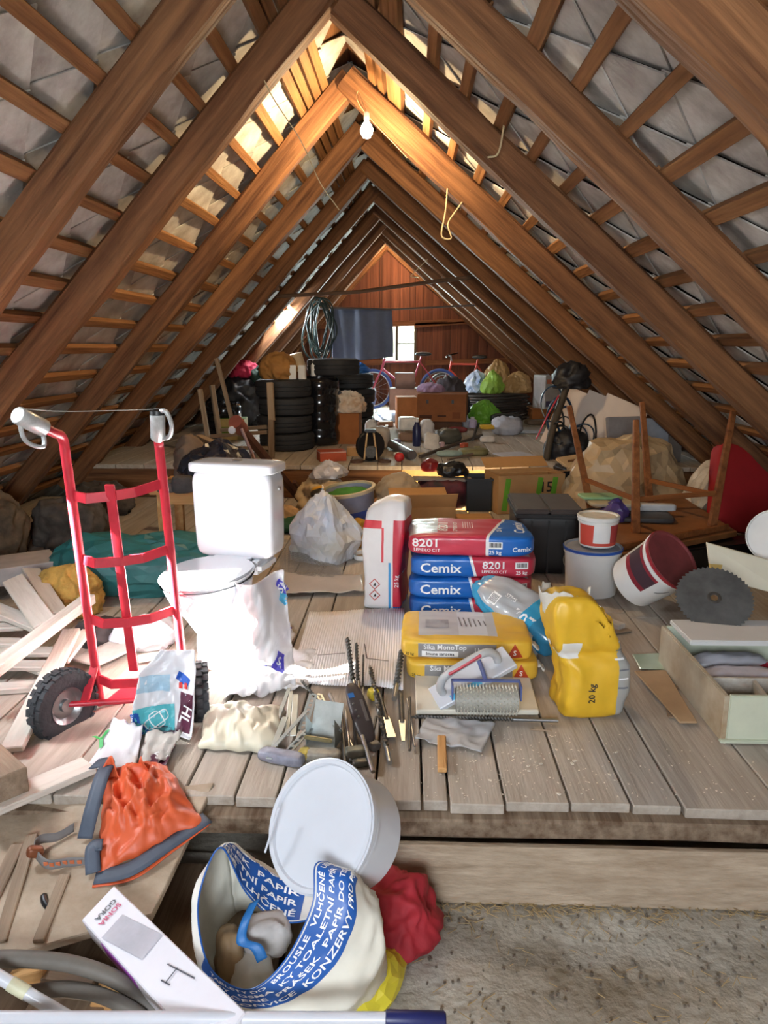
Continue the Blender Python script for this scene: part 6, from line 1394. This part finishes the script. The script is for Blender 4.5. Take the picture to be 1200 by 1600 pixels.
t = carton('cardboard_box', 'big brown carton with hand holes and dark print in the middle of the loft', pc + V((.04, 0, .107)), (.62, .5, .34), mat('printed_carton', (158, 98, 58), rough=.85, zones=[((-.28, -.3, -.13), (-.12, 0, -.09), (84, 50, 34)), ((-.05, -.3, -.11), (.06, 0, -.09), (70, 42, 30)), ((.14, -.3, -.13), (.24, 0, -.05), (126, 72, 42))]), rz=-.12)
for x in (-.18, .14): box('hand_hole', (.03, .004, .045), M_BLACK, t, (x, -.2505, .25), bev=0)
carton('cardboard_box', 'orange brown carton left of the big brown carton', pc + V((-.44, .05, .0)), (.26, .3, .40), mat('orange_card', (196, 128, 76), rough=.8), rz=.1)
heap('cloth', 'mauve cloth on the big brown carton', 'cloth', pc + V((-.12, .1, .46)), (.34, .25, .10), mat('mauve_cloth', (178, 150, 186), rough=.8), wr=.03, seed=73)
heap('cloth', 'dark grey jacket lying behind the big brown carton', 'cloth', pc + V((.15, .62, 0)), (.5, .4, .62), mat('dark_jacket', (70, 64, 70), rough=.8), wr=.06, seed=74)
# coil of hose with baskets of bags
cc = far(772, 652); cc = V((cc.x, 11.0, ZFAR))
bm = bmesh.new()
rr = random.Random(9)
for k in range(11):
    R_ = .40 + .05 * rr.random(); z = .03 + .032 * k; ox, oy = rr.uniform(-.04, .04), rr.uniform(-.04, .04)
    bm_tube(bm, [V((ox + R_ * math.cos(a) * 1.1, oy + R_ * math.sin(a) * .8, z + .012 * math.sin(2 * a + k))) for a in [2 * math.pi * i / 40 for i in range(40)]], .016, 8, True)
o = from_bm(bm, 'hose_coil', mat('black_brown_hose', (58, 50, 46), rough=.5), None, cc, smooth=True); tag(o, 'big coil of black brown pipe in front of the gable', 'hose')
for lab, d, s, c, sd_ in (('brown paper bag standing in the pipe coil', (.02, .15, .38), (.40, .3, .46), (176, 136, 84), 1), ('tan paper bag lying on the right of the pipe coil', (.30, 0, .38), (.42, .3, .28), (190, 152, 100), 2), ('round lime green printed bag in the pipe coil', (-.08, -.15, .38), (.32, .25, .30), (150, 190, 74), 3), ('blue white striped bag at the left of the pipe coil', (-.30, .0, .38), (.34, .3, .30), (90, 130, 190), 4), ('lime green shopping bag on the floor before the pipe coil', (-.22, -.62, 0), (.46, .35, .30), (120, 190, 60), 5)):
    heap('shopping_bag', lab, 'bag', cc + V(d), s, mat('shopbag%d' % sd_, c, rough=.5, var=.2, scale=6, col2=(230, 236, 240) if sd_ == 4 else None), wr=.03, wsc=9, seed=80 + sd_)
# white appliance carton and boards behind
o = box('board_stack', (.55, .5, .17), M_CARD2, None, (2.02, 10.85, ZFAR + .086), bev=.006); tag(o, 'brown low stack under the white appliance carton', 'box')
t = carton('appliance_carton', 'white and grey appliance carton under the right rafters', (2.02, 10.8, ZFAR + .174), (.36, .34, .46), mat('appliance_print', (190, 186, 186), rough=.6, zones=[((-.16, None, .12), (.16, None, .18), (206, 120, 90)), ((-.16, None, -.2), (.12, None, -.12), (90, 84, 120))]), rz=.35)
for k, (a, wd) in enumerate((((886, 712), .55), ((912, 716), .5), ((930, 716), .34))):
    p = far(*a); o = box('foam_sheet', (.42, .05, .62 - .06 * k), mat('pale_pink_foam', (232, 214, 200), rough=.7, var=.05), None, p + V((.10 + .05 * k, .30 - .11 * k, .30)), (D(-14), D(22), D(-18)), bev=.004); tag(o, ('rear pale foam panel leaning under the right rafters', 'middle pale foam panel leaning under the right rafters', 'front pale foam panel leaning nearest to the cable tangle')[k], 'panel', 'pale foam panels under the right rafters')
# cable tangle with dark scooter
def tangle():
    b = far(868, 718); t = thing('cable_tangle', 'tangle of black and blue cables hung over a dark pole', 'cable', b); rr = random.Random(4)
    for k in range(11):
        c = V((rr.uniform(-.08, .30), rr.uniform(-.02, .14), rr.uniform(.08, .52))); r1, r2, a0 = rr.uniform(.06, .13), rr.uniform(.10, .20), rr.uniform(0, 3)
        tube('cable', [c + V((r1 * math.cos(a), .04 * math.sin(2 * a + a0), max(r2 * math.sin(a), -c.z + .02))) for a in [2 * math.pi * i / 24 for i in range(24)]], rr.choice((.007, .009, .012)), (M_BLACK, mat('petrol_cable', (30, 62, 90), rough=.3))[k % 2], t, sides=6, closed=True)
    tube('pole', curve([V((-.10, -.05, .0)), V((-.04, 0, .3)), V((.06, .05, .62)), V((.12, .05, .86))], 6), .035, mat('dark_pole', (74, 62, 46), rough=.7), t, sides=10)
    lump('bundle', (.30, .22, .22), mat('black_bag', (34, 34, 40)), t, (.12, .06, .66), wr=.05, wsc=10, sub=4, seed=2); lump('bundle', (.40, .25, .26), mat('black_bag', (34, 34, 40)), t, (.12, .08, .0), wr=.05, wsc=10, sub=4, seed=5)
    tube('red_cable', curve([V((-.2, -.06, .2)), V((-.1, -.04, .42)), V((.0, 0, .6))], 5), .008, M_RED, t)
tangle()
for i, (px, py, s, c, rz, lab) in enumerate(((975, 690, (.34, .04, .42), (150, 146, 150), .3, 'grey board leaning behind the dust sheet'), (1010, 690, (.40, .04, .40), (140, 150, 168), .1, 'bluish board leaning behind the teak table legs'), (1055, 705, (.26, .08, .34), (92, 84, 82), -.2, 'dark upright case under the right rafters'))):
    p = PY(px, py, 6.80 + .05 * i); p.x = min(p.x, 2.1 + .14 * i); o = box('leaning_board', s, mat('leanb%d' % i, c, rough=.7), None, p + V((0, 0, .20)), (D(-12), 0, rz), bev=.005); tag(o, lab, 'board')
    o.location.z = ZFAR + s[2] / 2 * .98 + .005
# ---- small clutter strewn over the raised floor
SG = 'small clutter on the raised floor'
def bottle(lab, px, py, h, r, c, cap=(230, 230, 230), rot=None):
    p = far(px, py); t = thing('bottle', lab, 'bottle', p if not rot else p + V((0, 0, r)), rot=rot or (0, 0, 0), group=SG); lathe('bottle_body', [(0, 0), (r * .9, 0), (r, .01), (r, h * .65), (r * .45, h * .82), (r * .4, h * .9), (0, h * .9)], mat('bottle_%d_%d_%d' % c, c, rough=.3), t, sides=18); lathe('cap', [(r * .45, h * .86), (r * .45, h), (0, h)], mat('cap_%d_%d_%d' % cap, cap, rough=.4), t, sides=14)
bottle('dark blue bottle with white cap and red label spot', 651, 697, .30, .045, (40, 44, 84))
bottle('small white bottle left of the white box', 604, 686, .16, .035, (226, 226, 226))
bottle('pale lilac jar near the big carton', 738, 668, .14, .06, (206, 196, 226))
bottle('white cup beside the long tube', 728, 668, .16, .05, (222, 222, 230))
def blk(lab, px, py, s, c, rz=0, n=8, wr=.0, name='oddment', z=0, rot=None, cat='oddment'):
    o = rbox(name, s, mat('odd_%d_%d_%d' % c, c, rough=.55, var=.2, scale=12), None, far(px, py) + V((0, s[1] * .3, s[2] / 2 + .001 + z)), rot or (0, 0, rz), n=n, wr=wr, wsc=14, cuts=8, seed=px % 17); tag(o, lab, cat, SG)
blk('white box with rounded edges in the middle clutter', 636, 688, (.20, .2, .15), (230, 228, 222), .1, name='white_box', cat='box', z=.11)
blk('brown box under the white rounded box', 636, 690, (.20, .16, .10), (140, 104, 76), .1, name='brown_box', cat='box')
blk('white paper bag in front of the big carton', 667, 690, (.14, .12, .24), (220, 216, 216), .2, 4, .015, name='paper_bag', cat='bag')
blk('grey paper bag left of the small white bottle', 592, 702, (.20, .15, .22), (196, 188, 180), -.1, 4, .02, name='paper_bag', cat='bag')
blk('white towel roll behind the engine part', 580, 688, (.12, .14, .22), (232, 230, 226), 0, 3, .02, name='towel', cat='towel')
blk('pale blue bundle under the bicycle', 605, 660, (.34, .25, .14), (176, 192, 216), .1, 3, .02, name='cloth_bundle', cat='cloth')
blk('brown wooden box near the rag carton', 600, 668, (.22, .18, .08), (150, 112, 88), .3, name='wooden_box', cat='box')
blk('red ball-shaped cap at the floor edge', 624, 722, (.09, .09, .085), (206, 48, 46), 0, 2.2, name='red_cap', cat='cap')
blk('torn white paper standing among the tools', 675, 704, (.16, .03, .17), (226, 220, 212), .3, 6, .015, rot=(-.35, .25, .4), name='torn_paper', cat='paper')
blk('dark camouflage bundle behind the torn paper', 700, 694, (.26, .2, .15), (86, 84, 74), .2, 3, .03, name='bundle', cat='bundle')
blk('red and black torch beside the bundle', 715, 676, (.24, .07, .07), (130, 40, 40), -.2, 3, name='torch', cat='torch')
blk('yellow plastic tool case in the clutter', 762, 680, (.18, .12, .05), (224, 176, 40), .1, 6, name='tool_case', cat='case', z=.07)
blk('white round tub under the yellow case', 762, 692, (.16, .14, .07), (222, 214, 206), 0, 4, name='plastic_tub', cat='tub')
blk('crumpled clear bag behind the yellow case', 793, 680, (.34, .25, .20), (196, 198, 212), .2, 2.6, .04, name='clear_bag', cat='bag')
blk('black folded bag in front of the lime bag', 792, 664, (.42, .22, .14), (40, 40, 46), .05, 4, .015, name='black_bag', cat='bag')
blk('white flat board with curled edge on the raised floor', 806, 714, (.34, .34, .012), (206, 206, 214), .35, 9, name='flat_board', cat='board')
blk('pale grey panel lying far right on the raised floor', 830, 676, (.55, .6, .02), (190, 192, 200), -.1, 9, name='flat_board', cat='board')
blk('white paper sheet behind the black folded bag', 770, 655, (.6, .4, .012), (206, 204, 206), .1, 9, name='paper_sheet', cat='paper')
blk('green brown cushion in the right clutter', 740, 712, (.28, .2, .06), (124, 118, 76), .1, 4, .01, name='cushion', cat='cushion')
blk('pale green glass bottle lying with red band', 702, 714, (.26, .07, .06), (150, 170, 160), .1, 3, name='lying_bottle', cat='bottle')
for lab, a, b, r, c in (('long dark rifle-like pole across the clutter', (656, 718), (752, 684), .018, (84, 72, 62)), ('thick grey cylinder lying left of the blue bottle', (612, 702), (644, 720), .045, (84, 78, 78)), ('second pole lying below the long one', (700, 722), (742, 712), .012, (120, 104, 92)), ('black umbrella leaning near the white cup', (738, 690), (748, 664), .014, (40, 38, 42))):
    p0, p1 = far(*a) + V((0, 0, r + .01)), far(*b) + V((0, 0, r + .01)); t = tube('rod', [p0, p0.lerp(p1, .5), p1], r, mat('rod_%d_%d_%d' % c, c, rough=.5, var=.2), sides=12); tag(t, lab, 'rod', SG)
for i, (px, py, s, c, lab) in enumerate(((815, 655, (.5, .3, .05), (120, 96, 76), 'old boards lying beside the pipe coil'), (845, 664, (.4, .25, .06), (110, 90, 72), 'short board pile near the cable tangle'), (620, 712, (.06, .05, .03), (230, 226, 220), 'white scrap behind the red cap'), (690, 700, (.05, .05, .06), (206, 170, 170), 'pink small jar among the tools'), (660, 712, (.09, .05, .03), (196, 180, 150), 'beige wooden piece before the blue bottle'), (725, 700, (.10, .06, .05), (196, 90, 60), 'orange tool grip among the poles'), (620, 700, (.07, .07, .09), (150, 140, 170), 'lilac jar at the end of the grey cylinder'), (585, 668, (.12, .1, .1), (60, 60, 70), 'dark box behind the towel roll'), (746, 704, (.08, .06, .04), (160, 150, 90), 'olive scrap before the tub'))):
    blk(lab, px, py, s, c, .2 * i, 5, .004, name='scrap', cat='scrap')

# ================================================================== HANGING THINGS
def blanket():
    y = 10.0; a, b = PY(516, 482, y), PY(612, 485, y); h = a.z - PY(520, 566, y).z
    t = thing('hanging_blanket', 'dark slate blue blanket hanging from a pole before the gable window', 'blanket', (a + b) / 2 - V((0, 0, h))); o_ = t.location.copy()
    def fn(u, v): p = a.lerp(b, u); p = p + V((.02 * math.sin(v * 2), .05 * math.sin(u * 9) * (.3 + v) + .02 * math.sin(u * 23), -(h * (1.02 - .16 * u)) * v)); return p - o_
    sheet('cloth', fn, 50, 24, mat('slate_blue_cloth', (112, 122, 142), rough=.9, var=.12), t, th=.006)
    return a, b
ba, bb_ = blanket()
o = tube('hanging_rail', [PY(478, 484, 10.0), ba + V((0, 0, .012)), bb_ + V((0, 0, .012)), PY(742, 477, 10.0)], .012, mat('rail_steel', (96, 84, 78), rough=.5), sides=8); tag(o, 'thin rail carrying the slate blue blanket', 'rail')
o = tube('tie_rod', [PY(432, 463, 8.9), PY(560, 456, 8.9), PY(670, 441, 8.9), PY(762, 430, 8.9)], .022, wood('tie_pole', (104, 82, 66), (74, 56, 44), axis=0), sides=10); tag(o, 'long slanting tie pole between the rafters above the blanket', 'pole')
bm = bmesh.new(); rr = random.Random(2); hc = PY(502, 512, 9.9)
for k in range(9):
    r1, r2, o1 = rr.uniform(.07, .19), rr.uniform(.24, .42), rr.uniform(-.05, .05); bm_tube(bm, [V((o1 + r1 * math.cos(a) * (1 + .3 * math.sin(a * 2 + k)), .03 * math.sin(a * 2 + k) + .012 * k - .05, r2 * math.sin(a) - .3 * (r2 - .3))) for a in [2 * math.pi * i / 28 for i in range(28)]], .011, 6, True)
o = from_bm(bm, 'hanging_hose', mat('dark_green_hose', (20, 44, 40), rough=.5), None, hc, smooth=True); tag(o, 'dark green garden hose hanging in loops left of the blanket', 'hose')
M_WIRE = mat('pale_cable', (206, 190, 150), rough=.5)
for lab, y, pts in (('pale cable loops with socket hanging from the right rafters', 5.35, [(700, 285), (696, 330), (690, 368), (705, 372), (700, 350), (712, 330), (735, 298)]), ('thin cable drooping along the left rafters', 4.0, [(395, 85), (425, 150), (470, 220), (500, 285), (530, 328)]), ('short white cable end on the right rafter', 4.0, [(790, 172), (786, 205), (778, 240), (762, 246)]), ('dark wire along the right roof slope', 5.4, [(735, 300), (780, 340), (830, 372), (870, 400)]), ('small hook wire on the far right rafter', 9.0, [(668, 405), (648, 425), (642, 432), (655, 433)])):
    o = tube('hanging_cable', curve([PY(px, py, y) for px, py in pts], 8), .005 if 'thin' not in lab else .003, M_WIRE, sides=6); tag(o, lab, 'cable')
